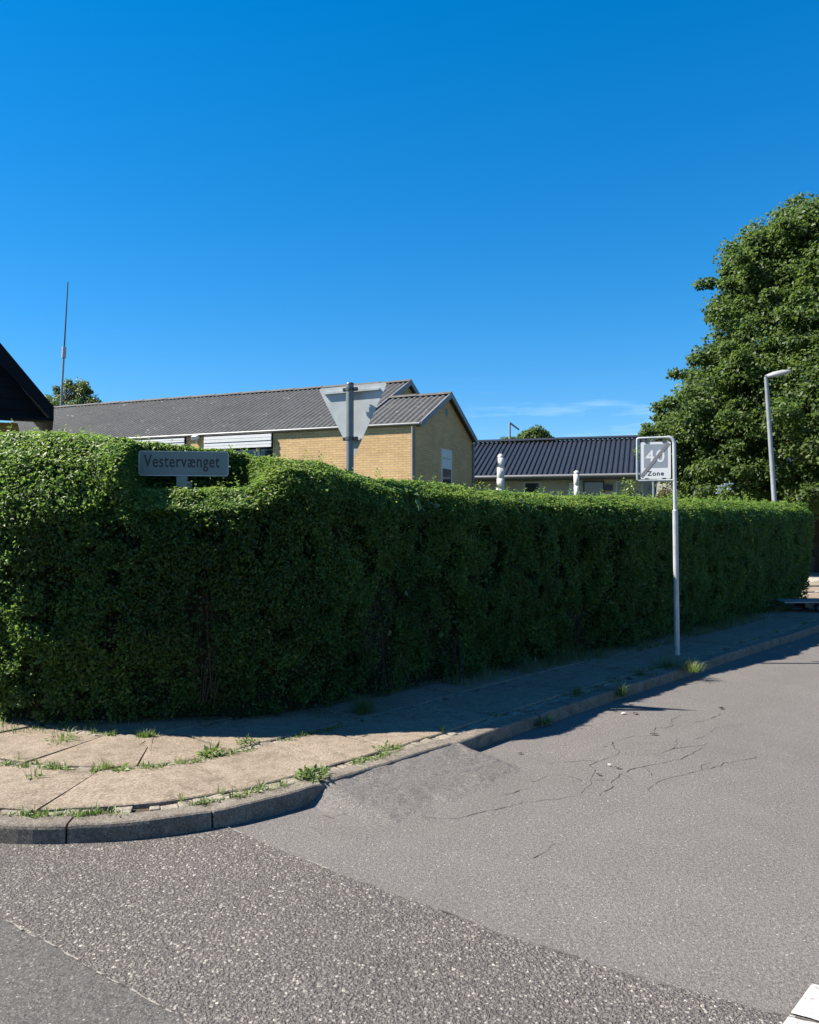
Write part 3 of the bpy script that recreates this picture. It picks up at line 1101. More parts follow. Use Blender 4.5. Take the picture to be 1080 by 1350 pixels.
# litter of dry leaves on the road
dl = simple('dry_leaf', (.030, .022, .016), .9, var=.3, scale=30)
pale = simple('pale_petal', (.36, .35, .30), .8)
for (px, py, c, r) in ((821, 941, 1, .022), (837, 941, 0, .03), (861, 968, 0, .03), (802, 1009, 1, .014), (813, 1012, 0, .025), (789, 1021, 0, .02), (950, 934, 0, .03), (685, 993, 0, .02)):
    p = gnd(px, py)
    b = MB()
    k = 7
    ang = random.uniform(0, 6.28)
    ring = [(p.x + math.cos(ang + 2 * math.pi * i / k) * r * random.uniform(.6, 1.1), p.y + math.sin(ang + 2 * math.pi * i / k) * r * .7 * random.uniform(.6, 1.1), random.uniform(.006, .018)) for i in range(k)]
    b.prism(ring, (0, 0, .0012))
    o = b.build('fallen_leaf', pale if c else dl, loc=(p.x, p.y, .004))
    tag(o, 'small pale petal lying on the cracked road' if c else 'small dark dry leaf lying on the cracked road', 'leaf', 'pale petals on the road' if c else 'dry leaves on the road')


# ------------------------------------------------------------------ street furniture
def text_mesh(body, parent, mat_, origin, right, up, width, height=None, spacing=1.0, bold=.0):
    """flat lettering with real thickness, fitted to width; origin = lower left"""
    cu = bpy.data.curves.new('lettering', 'FONT')
    cu.body = body
    cu.extrude = .02
    cu.offset = bold
    cu.space_character = spacing
    tmp = bpy.data.objects.new('lettering_source', cu)
    COL.objects.link(tmp)
    bpy.context.view_layer.update()
    dg = bpy.context.evaluated_depsgraph_get()
    me = bpy.data.meshes.new_from_object(tmp.evaluated_get(dg))
    bpy.data.objects.remove(tmp)
    bpy.data.curves.remove(cu)
    co = np.array([v.co[:] for v in me.vertices])
    lo, hi = co.min(0), co.max(0)
    sx = width / (hi[0] - lo[0])
    sy = height / (hi[1] - lo[1]) if height else sx
    right, up = np.array(right), np.array(up)
    nrm = np.cross(right, up)
    base = np.array(LOC[parent.name])
    q = np.array(origin) - base + (co[:, :1] - lo[0]) * sx * right + (co[:, 1:2] - lo[1]) * sy * up + (co[:, 2:3] + .02) * .012 * nrm
    me.vertices.foreach_set('co', q.astype(np.float32).ravel())
    me.materials.clear()
    me.materials.append(mat_)
    me.update()
    o = bpy.data.objects.new('lettering', me)
    COL.objects.link(o)
    o.parent = parent
    LOC[o.name] = Vector(base)
    return o


def rrect(o, r, u, w, h, rad, n=5):
    """rounded rectangle outline, o = lower left"""
    pts = []
    for cx, cy, a0 in ((w - rad, rad, -90), (w - rad, h - rad, 0), (rad, h - rad, 90), (rad, rad, 180)):
        for k in range(n + 1):
            a = math.radians(a0 + 90 * k / n)
            pts.append(o + r * (cx + rad * math.cos(a)) + u * (cy + rad * math.sin(a)))
    return pts


UP = Vector((0, 0, 1))

# street name plate in the notch of the hedge
D = 6.22
tl, tr, bl_ = at(182, 593.5, D), at(301.5, 596.5, D - .03), at(187, 626.5, D)
r = Vector((1, .13, 0)).normalized()
w_, h_ = 120.5 / F * D * .965, 33.0 / F * D
o0 = at(182.5, 627, D)
sgn = empty('street_sign', (at(241, 640, D).x, D + .05, .08), 'pale grey street name plate reading Vestervænget sunk into a notch of the hedge', 'street sign')
nrm = r.cross(UP)                      # towards the camera
b = MB()
b.prism(rrect(o0, r, UP, w_, h_, .022), -nrm * .012)
b.build('plate', M['plate'], sgn)
b = MB()                               # raised rim
outer, inner = rrect(o0, r, UP, w_, h_, .022), rrect(o0 + r * .006 + UP * .006, r, UP, w_ - .012, h_ - .012, .017)
k = len(outer)
off = nrm * .003
b.add([p + off for p in outer] + [p + off for p in inner] + outer + inner,
      [(i, (i + 1) % k, k + (i + 1) % k, k + i) for i in range(k)] + [(2 * k + i, 2 * k + (i + 1) % k, (i + 1) % k, i) for i in range(k)] + [(k + i, k + (i + 1) % k, 3 * k + (i + 1) % k, 3 * k + i) for i in range(k)])
b.build('rim', M['galv_back'], sgn)
text_mesh('Vestervænget', sgn, M['ink'], o0 + r * (w_ * .055) + UP * (h_ * .185) + nrm * .0005, r, UP, w_ * .845, h_ * .66, 1.08, .012)
b = MB()
bx = at(240, 633, D)
b.box(bx + UP * -.012, r * .040, nrm * .018, UP * .04)
b.build('bracket', M['plate'], sgn)
b = MB()
b.tube([(bx.x, bx.y + .20, .07), (bx.x, bx.y + .20, bx.z + .0)], .024, 12)
b.build('post', M['galv'], sgn)
b = MB()
b.tube([(bx.x, bx.y + .20, bx.z - .02), (bx.x, bx.y, bx.z - .02)], .012, 8)
b.build('arm', M['galv'], sgn)

# back of the give-way sign behind the hedge
D = 7.18
px_post = at(462, 600, D)
yw = empty('give_way_sign', (px_post.x, D, .05), 'grey galvanised back of a triangular give-way sign on a round post behind the hedge', 'road sign')
r = Vector((.905, -.30, 0)).normalized()
TLp, TRp, BT = at(419.5, 512, D + .14), at(511, 503.5, D - .10), at(466, 604, D + .02)
r = (TRp - TLp).normalized()
upv = (((TLp + TRp) / 2) - BT).normalized()
nb = r.cross(upv).normalized()          # towards the camera
def rtri(a, b2, c, rad):
    pts = []
    P3 = [a, b2, c]
    for i in range(3):
        p, q, s_ = P3[i], P3[i - 1], P3[(i + 1) % 3]
        d1, d2 = (q - p).normalized(), (s_ - p).normalized()
        half = d1.angle(d2) / 2
        t = rad / math.tan(half)
        for k in range(7):
            f = k / 6
            A_, B2 = p + d1 * t, p + d2 * t
            pts.append((A_ * (1 - f) + p * f) * (1 - f) + (p * (1 - f) + B2 * f) * f)
    return pts
b = MB()
tri = rtri(TLp, BT, TRp, .022)
b.prism(tri, -nb * .003)
b.build('plate', M['galv_back'], yw)
b = MB()
for c0, ww in (((TLp + TRp) / 2 - upv * .052, .27),):
    b.box(c0 + nb * .012 - r * .005, r * ww, nb * .010, upv * .009)
b.build('rail', M['galv_back'], yw)
b = MB()
cc = BT + upv * .165
b.box(cc + nb * .012, r * .075, nb * .010, upv * .008)
b.build('rail', M['galv_back'], yw)
b = MB()
pz = at(462, 506, D - .07)
b.tube([(px_post.x, D - .07, .05), (px_post.x, D - .07, pz.z)], .034, 18)
b.build('post', simple('dull_zinc', (.115, .140, .152), .5, .1, .12, 9), yw)
b = MB()
b.tube([(px_post.x, D - .07, pz.z), (px_post.x, D - .07, pz.z + .012)], [.037, .030], 18)
b.build('post_cap', M['clamp'], yw)
for zc in ((TLp + TRp).z / 2 - .048, cc.z):
    b = MB()
    c = Vector((px_post.x, D - .07, zc))
    b.tube([c - UP * .014, c + UP * .014], .039, 18)
    b.box(c + r * .052 + nb * -.01, r * .016, nb * .016, UP * .014)
    b.box(c - r * .052 + nb * -.01, r * .016, nb * .016, UP * .014)
    b.tube([c + r * .056 - nb * .03, c + r * .056 + nb * .02], .006, 8)
    b.tube([c - r * .056 - nb * .03, c - r * .056 + nb * .02], .006, 8)
    b.build('clamp', M['clamp'], yw)

# end of 40 zone sign
D = 9.32
pb = gnd(892, 862, ZP)
zs = empty('zone_sign', (pb.x, pb.y, .09), 'white end of 40 zone sign in a bent grey pipe frame on a tall pole', 'road sign')
D = pb.y
top = at(889.5, 576, D)
pt = Vector((top.x, D, top.z))
r = Vector((.94, -.34, 0)).normalized()        # frame direction, turned a little to the left
W_ = 45.5 / F * D / .955 / 1.01
zbot = at(845, 633, D).z
b = MB()
lean = (pt.x - pb.x)
mid = pb + (pt - pb) * .66
b.tube([(pb.x, pb.y, .05), mid], .0305, 16)
b.tube([mid, mid + UP * .012], [.0305, .024], 16)
b.build('lower_pole', M['pole'], zs)
# upper pole bends over into the frame
R_ = .075
zt = pt.z
path = [mid, Vector((pt.x, D, zt - R_ - .02))]
cx = Vector((pt.x, D, zt - R_)) - r * R_
for k in range(7):
    a = math.radians(90 * k / 6)
    path.append(cx + r * (R_ * math.cos(a)) + UP * (R_ * math.sin(a)))
b = MB()
b.tube(path, .0215, 14)
endp = Vector((pt.x, D, zt)) - r * W_
b2 = MB()
b2.tube([path[-1], endp + r * .02, endp + r * .004 - UP * .006, endp - UP * .02, Vector((endp.x, endp.y, zbot + .016)), Vector((endp.x, endp.y, zbot)) + r * .014, Vector((pt.x, D, zbot)) - r * .015], .0135, 10)
b.build('upper_pole', M['pole'], zs)
b2.build('frame', M['pole'], zs)
nrm = r.cross(UP)
o0 = Vector((endp.x, endp.y, zbot + .020)) + r * .030
pw_, ph_ = W_ - .068, zt - zbot - .070
b = MB()
b.prism(rrect(o0, r, UP, pw_, ph_, .02), -nrm * .012)
b.build('panel', M['white'], zs)
g0 = o0 + r * (pw_ * .13) + UP * (ph_ * .30)
gw, gh = pw_ * .77, ph_ * .64
b = MB()
b.prism(rrect(g0 + nrm * .001, r, UP, gw, gh, .008), -nrm * .0008)
b.build('grey_field', M['signgrey'], zs)
b = MB()
text_mesh('40', zs, M['white'], g0 + r * (gw * .07) + UP * (gh * .23) + nrm * .0014, r, UP, gw * .80, gh * .53, 1.12, .008)
text_mesh('Zone', zs, M['ink'], o0 + r * (pw_ * .235) + UP * (ph_ * .085) + nrm * .0005, r, UP, pw_ * .54, ph_ * .125, 1.15, .02)
p0, p1 = o0 + r * .012 + UP * .028, o0 + r * (pw_ * .94) + UP * (ph_ * .965)
dv = (p1 - p0).normalized()
sv = nrm.cross(dv)
b = MB()
b.prism([p0 - sv * .018 + nrm * .003, p1 - sv * .018 + nrm * .003, p1 + sv * .018 + nrm * .003, p0 + sv * .018 + nrm * .003], -nrm * .0015)
b.build('slash', M['slash'], zs)
for f in (.22, .78):
    for zz, sg_ in ((ph_ + .006, 1), (-.004, -1)):
        b = MB()
        b.box(o0 + r * (pw_ * f) + UP * zz - nrm * .006, r * .02, nrm * .012, UP * .014)
        b.build('clip', M['clamp'], zs)

# street lamp beyond the hedge
D = 18.2
lb, lt = at(1021, 655, D), at(1011.5, 497, D)
dirv = (lt - lb) / (lt.z - lb.z)
base = lb - dirv * (lb.z - 0.0)
lp = empty('street_lamp', tuple(base), 'slim grey street lamp with a single flat head in front of the big tree', 'street lamp')
b = MB()
b.tube([base, base + dirv * 1.1], .075, 14)
b.build('base_sleeve', M['galv'], lp)
b = MB()
b.tube([base + dirv * 1.1, base + dirv * 1.14, lt], [.075, .058, .042], 14)
b.build('pole', M['galv'], lp)
h0, h1 = at(1010, 497, D), at(1044, 489.5, D - .1)
hd = (h1 - h0)
hn = Vector((0, 1, 0))
hu = hd.normalized().cross(hn) * -1
if hu.z < 0:
    hu = -hu
b = MB()
vs, fs = [], []
sec = [(0, .04, .045), (.12, .06, .06), (.35, .10, .085), (.7, .105, .085), (.92, .08, .055), (1, .03, .02)]
for f, hw, ht in sec:
    c = h0 + hd * f
    for k in range(12):
        a = 2 * math.pi * k / 12
        vs.append(c + hn * hw * math.cos(a) + hu * ht * max(-.45, math.sin(a)))
for i in range(len(sec) - 1):
    for k in range(12):
        fs.append((i * 12 + k, i * 12 + (k + 1) % 12, (i + 1) * 12 + (k + 1) % 12, (i + 1) * 12 + k))
fs += [tuple(range(12)), tuple(60 + k for k in range(12))]
b.add(vs, fs, 0, True)
b.build('lamp_head', M['lamphead'], lp)

# thin lamp beyond the dark roof
D = 48
a0, a1, a2 = at(672, 592, D), at(672.5, 557, D), at(685, 566.5, D)
fl = empty('street_lamp', (a0.x, D, 0.3), 'thin distant lamp mast with a slanting arm above the dark roof', 'street lamp')
b = MB()
b.tube([(a0.x, D, .3), a1], .06, 8)
b.build('pole', M['galv'], fl)
b = MB()
b.tube([a1, a2], [.06, .05], 8)
b.build('arm', M['galv'], fl)


# ------------------------------------------------------------------ houses
def corr(mb, o, along, slope, n_len, pitch, amp, nrm, m=0, thick=.05, trapez=False, rows=6):
    """profiled sheet roof: o lower corner, along the eave, up the slope"""
    L = along.length
    ax = along.normalized()
    nw = max(2, int(L / pitch))
    per = 6
    cols = nw * per + 1
    vs, fs = [], []
    for j in range(rows + 1):
        for i in range(cols):
            u = i / (cols - 1)
            ph = i / per * 2 * math.pi
            if trapez:
                c = math.cos(ph)
                h = amp * max(-1, min(1, c * 3))
            else:
                h = amp * math.cos(ph)
            lap = .010 * (1 - (j / rows * rows) % 1)
            vs.append(o + along * u + slope * (j / rows) + nrm * (h + lap * 0))
    for j in range(rows):
        for i in range(cols - 1):
            a = j * cols + i
            fs.append((a, a + 1, a + cols + 1, a + cols))
    mb.add(vs, fs, m, not trapez)
    q = -nrm * (thick + amp)
    p = [o, o + along, o + along + slope, o + slope]
    p2 = [x + q for x in p]
    mb.add(p2, [(0, 3, 2, 1)], m)
    lo = [x - nrm * amp for x in p]
    for i in range(4):
        jn = (i + 1) % 4
        mb.quad(lo[i], lo[jn], p2[jn], p2[i], m)


# --- yellow brick house
kk = .42
nn = math.hypot(1, kk)
ax = Vector((-1 / nn, kk / nn, 0))        # along the front, to the left
bx = Vector((kk / nn, 1 / nn, 0))         # depth
D = 22.0
C0 = Vector((8 / F * D, D, 0))
ZE = EYE + 132 / F * D                    # eave height
Wd = 4.9                                  # depth of the low wing
ZA = EYE + 171 / F * (C0 + bx * Wd / 2).y
SL = (ZA - ZE) / (Wd / 2)                 # roof pitch
MA, MBd = 2.0, 4.1                        # main gable: offset to the left, half depth
ML = 17.6                                 # left end of the main roof
ZB = .0
hs1 = empty('brick_house', (C0.x, C0.y, 1.0), 'yellow brick bungalow with a long grey corrugated roof and white garage doors', 'house')
Hp = lambda a, b_, z: C0 + ax * a + bx * b_ + UP * z
zr = lambda b_: ZE + SL * b_
wl = MB()
th = .3
# front wall as piers and pieces between openings; openings: garage doors
def along_px(px):
    # position along the front wall seen at photograph column px
    best = min(np.arange(-1, 22, .01), key=lambda a: abs(540 + F * (C0 + ax * a).x / (C0 + ax * a).y - px))
    return float(best)
aG1a, aG1b = along_px(359.5), along_px(271)
aG2a, aG2b = along_px(245), along_px(150)
zwt = ZE - .02
solid = [(0, aG1a), (aG1b, aG2a), (aG2b, ML)]
for a0, a1 in solid:
    wl.box(Hp((a0 + a1) / 2, th / 2, (ZB + zwt) / 2), ax * ((a1 - a0) / 2), bx * (th / 2), UP * ((zwt - ZB) / 2))
# wing gable wall (facing right)
g = [Hp(0, th, ZB), Hp(0, Wd, ZB), Hp(0, Wd, zwt), Hp(0, Wd / 2, zr(Wd / 2) - .03), Hp(0, th, zr(th) - .02)]
wl.prism(g, ax * th)
# main gable above the wing
g = [Hp(MA, th, ZB), Hp(MA, 2 * MBd, ZB), Hp(MA, 2 * MBd, zwt), Hp(MA, MBd, zr(MBd) - .03), Hp(MA, th, zr(th) - .03)]
wl.prism(g, ax * th)
g = [Hp(ML - th, th, ZB), Hp(ML - th, 2 * MBd, ZB), Hp(ML - th, 2 * MBd, zwt), Hp(ML - th, MBd, zr(MBd) - .03), Hp(ML - th, th, zr(th) - .03)]
wl.prism(g, ax * th)
wl.box(Hp((ML + MA) / 2, 2 * MBd - th / 2, (ZB + zwt) / 2), ax * ((ML - MA) / 2 - .01), bx * (th / 2), UP * ((zwt - ZB) / 2 - .005))
wl.box(Hp(MA / 2 + th, Wd - th / 2, (ZB + zwt) / 2), ax * (MA / 2 - .02), bx * (th / 2 - .004), UP * ((zwt - ZB) / 2 - .005))
wl.build('wall', M['brick'], hs1, uv=True)
# roofs
ov, ovg = .0, .14
def slopes(a0, a1, half, name):
    rf = MB()
    al = ax * (a1 - a0)
    sl = bx * (half + ov) + UP * (SL * (half + ov))
    n1 = al.cross(sl).normalized()
    n1 = n1 if n1.z > 0 else -n1
    corr(rf, Hp(a0, -ov, zr(-ov) + .06), al, sl, 0, .177, .026, n1)
    sl2 = -bx * (half + ov) + UP * (SL * (half + ov))
    n2 = al.cross(sl2).normalized()
    n2 = n2 if n2.z > 0 else -n2
    corr(rf, Hp(a0, 2 * half + ov, zr(-ov) + .06), al, sl2, 0, .177, .026, n2)
    o = rf.build(name, M['roof'], hs1)
    rc = MB()
    a = a0
    while a < a1 - .05:
        e = min(a + 1.1, a1)
        z = zr(half) + .085
        pts = []
        for (db, dz) in ((-.2, -.2 * SL + .03), (-.1, -.03), (0, .03), (.1, -.03), (.2, -.2 * SL + .03)):
            pts.append((db, dz))
        v1 = [Hp(a - .02, half + db, z + dz) for db, dz in pts]
        v2 = [Hp(e, half + db, z + dz - .012) for db, dz in pts]
        rc.add(v1 + v2, [(i, i + 1, i + 6, i + 5) for i in range(4)] + [(4, 3, 2, 1, 0), (5, 6, 7, 8, 9)])
        a = e
    r2 = rc.build('ridge_cap', M['roof'], o) if False else rc
    ro = MB()
    ro = r2.build('ridge', simple('ridge_tile', (.066, .065, .063), .85, var=.3), hs1)
    return o
slopes(MA - ovg, ML + ovg, MBd, 'roof')
slopes(-ovg, MA - ovg - .004, Wd / 2, 'roof')
# verge boards
vg = MB()
def verge(a, half, z_off=.0, out=1):
    for sgn_ in (0, 1):
        bA, bB = (-ov, half) if not sgn_ else (2 * half + ov, half)
        zA, zB2 = zr(-ov), zr(half)
        p = [Hp(a, bA, zA - .08), Hp(a, bB, zB2 - .08), Hp(a, bB, zB2 + .095), Hp(a, bA, zA + .095)]
        vg = MB()
        vg.prism(p, -ax * .03 if out == 1 else ax * .03)
        vg.build('verge_board', M['trim'], hs1)
verge(-ovg - .002, Wd / 2)
verge(MA - ovg - .002, MBd)
verge(ML + ovg + .002, MBd, out=-1)
gt = MB()
gt.tube([Hp(-ovg, -ov - .044, zr(-ov) + .03), Hp(ML + ovg, -ov - .044, zr(-ov) + .03)], .042, 10)
gt.build('gutter', M['gutter'], hs1)
gt = MB()
gt.tube([Hp(.06, -ov - .05, zr(-ov) - .04), Hp(.06, -.05, ZE - .18), Hp(.06, -.05, ZB)], .042, 10)
gt.build('downpipe', M['gutter'], hs1)
gt = MB()
gt.tube([Hp(-.05, Wd - .04, ZE - .05), Hp(-.05, Wd - .04, ZB)], .035, 8)
gt.build('downpipe', M['gutter'], hs1)
# garage doors: white boards with a dark window strip below them
for i, (a0, a1) in enumerate(((aG1a, aG1b), (aG2a, aG2b))):
    d = MB()
    z1 = at(315, 591, (C0 + ax * (a0 + a1) / 2).y).z
    nbd = 4
    zt_ = ZE - .035
    for k in range(nbd):
        za = z1 + (zt_ - z1) * k / nbd
        zb = z1 + (zt_ - z1) * (k + 1) / nbd - .012
        d.box(Hp((a0 + a1) / 2, -.085 + .012 * (k % 2), (za + zb) / 2), ax * ((a1 - a0) / 2 - .005), bx * .02, UP * ((zb - za) / 2))
    d.box(Hp((a0 + a1) / 2, .14, (ZB + z1 - .62) / 2), ax * ((a1 - a0) / 2 - .005), bx * .02, UP * ((z1 - .62 - ZB) / 2))
    dr = d.build('garage_door', M['garage'], hs1)
    d = MB()
    d.box(Hp((a0 + a1) / 2, .2, z1 - .31), ax * ((a1 - a0) / 2 - .005), bx * .015, UP * .31)
    d.build('window', M['glass'], hs1)
    for k in range(1, 4):
        d = MB()
        d.box(Hp(a0 + (a1 - a0) * k / 4, .17, z1 - .31), ax * .03, bx * .02, UP * .3)
        d.build('window_post', M['white'], hs1)
# floodlight on the pier
pf = (aG1b + aG2a) / 2
fp = Hp(pf - .05, -.09, at(252, 577, (C0 + ax * pf).y).z)
d = MB()
d.box(fp, ax * .10, bx * .07 + UP * .03, UP * .06 - bx * .02)
d.box(fp + bx * .06 - UP * .1, ax * .03, bx * .04, UP * .06)
d.build('floodlight', M['white'], hs1, bevel=.015)
# window and vent in the gable
bw = [float(min(np.arange(.3, 5, .01), key=lambda q: abs(540 + F * (C0 + bx * q).x / (C0 + bx * q).y - px))) for px in (581.5, 595)]
zc = at(588, 592.5, (C0 + bx * sum(bw) / 2).y).z
zbm = zc - 2.1
zmid = at(588, 617, (C0 + bx * sum(bw) / 2).y).z
d = MB()
fx = .05
b0, b1 = bw
def gbox(mb, ba, bb, z0, z1, out):
    mb.box(C0 - ax * out + bx * ((ba + bb) / 2) + UP * ((z0 + z1) / 2), ax * .02, bx * ((bb - ba) / 2), UP * ((z1 - z0) / 2))
gbox(d, b0, b0 + fx, zbm, zc, .012)
gbox(d, b1 - fx, b1, zbm, zc, .012)
gbox(d, b0 + fx, b1 - fx, zc - fx, zc, .012)
gbox(d, b0 + fx, b1 - fx, zmid - .03, zmid + .03, .012)
fr = d.build('window_frame', M['white'], hs1)
d = MB()
gbox(d, b0 + fx, b1 - fx, zmid + .03, zmid + (zc - zmid) * .5 - .012, .004)
gbox(d, b0 + fx, b1 - fx, zmid + (zc - zmid) * .5 + .012, zc - fx, .004)
d.build('white_panel', M['garage'], fr)
d = MB()
gbox(d, b0 + fx, b1 - fx, zbm, zmid - .03, -.006)
d.build('pane', M['glass'], fr)
d = MB()
gbox(d, Wd / 2 - .07, Wd / 2 + .06, ZA - .62, ZA - .40, -.008)
d.build('vent', M['dark'], hs1)
d = MB()
d.box(C0 + ax * (MA - .008) + bx * MBd + UP * (zr(MBd) - .55), ax * .02, bx * .07, UP * .12)
d.build('vent', M['dark'], hs1)

# antenna rising from the left end of that roof
D = (C0 + ax * ML + bx * MBd).y
a0, a1 = at(79.5, 532, D), at(87.5, 370, D)
an = empty('antenna', tuple(a0), 'tall thin whip antenna on the left end of the corrugated roof', 'antenna')
dirv = (a1 - a0) / (a1.z - a0.z)
m0 = a0 + (a1 - a0) * .42
b = MB()
b.tube([a0 - dirv * .6, m0], .045, 8)
b.build('mast', M['galv'], an)
b = MB()
b.tube([m0 - dirv * .22, m0 + dirv * .22], .085, 10)
b.build('coupling', M['lamphead'], an)
b = MB()
b.tube([m0 + dirv * .22, a1], [.034, .022], 8)
b.build('whip', M['clamp'], an)

# --- dark gabled house at the left edge
D = 15.0
h2 = empty('dark_gabled_house', (at(-60, 600, D).x, D + 3, .9), 'house with a steep dark blue gable over ochre brick at the left edge', 'house')
ER = at(70, 548.5, D)                      # tip of the right eave
r2 = Vector((1, .45, 0)).normalized()
dp = Vector((-.45, 1, 0)).normalized()
half, rise = 2.6, 2.6 * 1.24
AP = ER - r2 * half + UP * rise
EL = ER - r2 * 2 * half
Ld = 5.5
b = MB()
for E_, s_ in ((ER, 1), (EL, -1)):
    up_ = Vector((0, 0, .16))
    p = [E_, E_ + dp * Ld, AP + dp * Ld, AP]
    b.add([q for q in p] + [q + up_ for q in p], [(0, 1, 2, 3), (7, 6, 5, 4), (0, 3, 7, 4), (1, 5, 6, 2), (0, 4, 5, 1)])
b.build('roof', M['darkclad'], h2)
b = MB()                                   # bargeboards
for E_, s_ in ((ER, 1), (EL, -1)):
    o_ = -dp * .035
    b.prism([E_ - UP * .10 + o_, AP - UP * .42 + o_, AP + UP * .17 + o_, E_ + UP * .17 + o_], dp * .03)
b.build('bargeboard', M['darkclad'], h2)
b = MB()                                   # horizontal boards in the gable
nbd = 16
for k in range(nbd):
    z0_, z1_ = ER.z - .08 + rise * k / nbd, ER.z - .08 + rise * (k + 1) / nbd
    c_ = Vector((AP.x, AP.y, 0)) + dp * .25
    w0, w1 = half * (1 - k / nbd) - .05, max(half * (1 - (k + 1) / nbd) - .05, .02)
    b.prism([c_ - r2 * w0 - dp * .018 + UP * z0_, c_ + r2 * w0 - dp * .018 + UP * z0_, c_ + r2 * w1 + UP * (z1_ - .004), c_ - r2 * w1 + UP * (z1_ - .004)], dp * .06)
b.build('gable_board', M['darkclad'], h2)
b = MB()                                   # soffit
b.box(AP + dp * .14 - UP * (rise + .06), r2 * (half - .02), dp * .14, UP * .03)
b.build('soffit', M['darkclad'], h2)
b = MB()
zb_, zt_ = -.1, ER.z - .09
hw_ = half - .62
cw = Vector((AP.x, AP.y, (zb_ + zt_) / 2)) + dp * (.3 + Ld / 2)
b.box(cw, r2 * hw_, dp * (Ld / 2 - .3), UP * ((zt_ - zb_) / 2))
b.build('wall', M['brick2'], h2, uv=True)

# --- long house with a dark profiled roof
kd = .30
n3 = math.hypot(1, kd)
rx = Vector((1 / n3, -kd / n3, 0))
ry = Vector((kd / n3, 1 / n3, 0))
D = 33.5
P0 = Vector(((625 - 540) / F * D, D, 0))
ze = EYE + 63.5 / F * D
h3 = empty('dark_roofed_house', (P0.x + 4, P0.y + 2, .9), 'long low house with a dark profiled metal roof and pale walls', 'house')
La, Lb = -3.0, 13.5
dpt = 4.6
rp = P0 + ry * dpt
zrg = EYE + 109.5 / F * rp.y
b = MB()
o_ = P0 + rx * La + UP * ze
al = rx * (Lb - La)
sl = ry * dpt + UP * (zrg - ze)
n1 = al.cross(sl).normalized()
corr(b, o_, al, sl, 0, .21, .03, n1, 0, .06, True, 3)
sl2 = -ry * dpt + UP * (zrg - ze)
n2 = -al.cross(sl2).normalized()
corr(b, P0 + ry * dpt * 2 + rx * La + UP * ze, al, sl2, 0, .21, .03, n2, 0, .06, True, 3)
b.build('roof', M['darkroof'], h3)
b = MB()
zq = zrg + .06
b.prism([rp + rx * La - ry * .22 + UP * (zq - .05), rp + rx * La + UP * (zq + .06), rp + rx * La + ry * .22 + UP * (zq - .05)], al)
b.build('ridge_cap', M['darkroof'], h3)
b = MB()
b.tube([P0 + rx * La - ry * .08 + UP * (ze - .04), P0 + rx * Lb - ry * .08 + UP * (ze - .04)], .075, 10)
b.build('gutter', M['gutter'], h3)
b = MB()
b.box(P0 + rx * ((La + Lb) / 2) + ry * .35 + UP * (ze - .12), rx * ((Lb - La) / 2 - .05), ry * .33, UP * .03)
b.build('soffit', M['dark'], h3)
b = MB()
wz0, wz1 = .0, ze - .16
W0 = P0 + ry * .7
b.box(W0 + rx * ((La + Lb) / 2) + ry * (dpt - .7) + UP * ((wz0 + wz1) / 2), rx * ((Lb - La) / 2 - .3), ry * (dpt - .7), UP * ((wz1 - wz0) / 2))
for e in (La + .3, Lb - .3):
    s_ = .15 if e < 0 else -.15
    b.prism([W0 + rx * e + UP * wz1, W0 + rx * e + ry * (2 * dpt - 1.4) + UP * wz1, rp + rx * e + UP * (zrg - .12)], rx * s_)
b.build('wall', M['greybrick'], h3, uv=True)
def wpx(px):
    return float(min(np.arange(-3, 14, .01), key=lambda q: abs(540 + F * (W0 + rx * q).x / (W0 + rx * q).y - px)))
def wz(px, py):
    q = wpx(px)
    return EYE + (HZ - py) / F * (W0 + rx * q).y
for (pa, pb_, ta, tb, kind_) in ((691, 714, 635, 650, 'pale'), (769, 797, 634, 655, 'dark'), (812, 829, 634, 655, 'dark'), (846, 888, 630, 656, 'dark')):
    qa, qb = wpx(pa), wpx(pb_)
    z1_, z0_ = wz((pa + pb_) / 2, ta), wz((pa + pb_) / 2, tb) - .5
    d = MB()
    t_ = .06
    def wb(mb, q0, q1, za, zb, out, hh=.03):
        mb.box(W0 + rx * ((q0 + q1) / 2) - ry * out + UP * ((za + zb) / 2), rx * ((q1 - q0) / 2), ry * hh, UP * ((zb - za) / 2))
    wb(d, qa, qa + t_, z0_, z1_, .01)
    wb(d, qb - t_, qb, z0_, z1_, .01)
    wb(d, qa + t_, qb - t_, z1_ - t_, z1_, .01)
    wb(d, qa + t_, qb - t_, z0_, z0_ + t_, .01)
    f_ = d.build('window', M['white'] if kind_ == 'pale' or pa > 800 else M['clamp'], h3)
    d = MB()
    wb(d, qa + t_, qb - t_, z0_ + t_, z1_ - t_, .0, .025)
    d.build('pane', M['garage'] if kind_ == 'x' else M['glass'], f_)
d = MB()
q = wpx(756)
d.box(W0 + rx * q - ry * .06 + UP * (wz(756, 641) - .8), rx * .16, ry * .06, UP * .95)
d.build('white_panel', M['white'], h3)
d = MB()
q = wpx(803)
d.box(W0 + rx * q - ry * .05 + UP * wz(803, 643), rx * .16, ry * .06, UP * .12)
d.build('vent', M['dark'], h3)

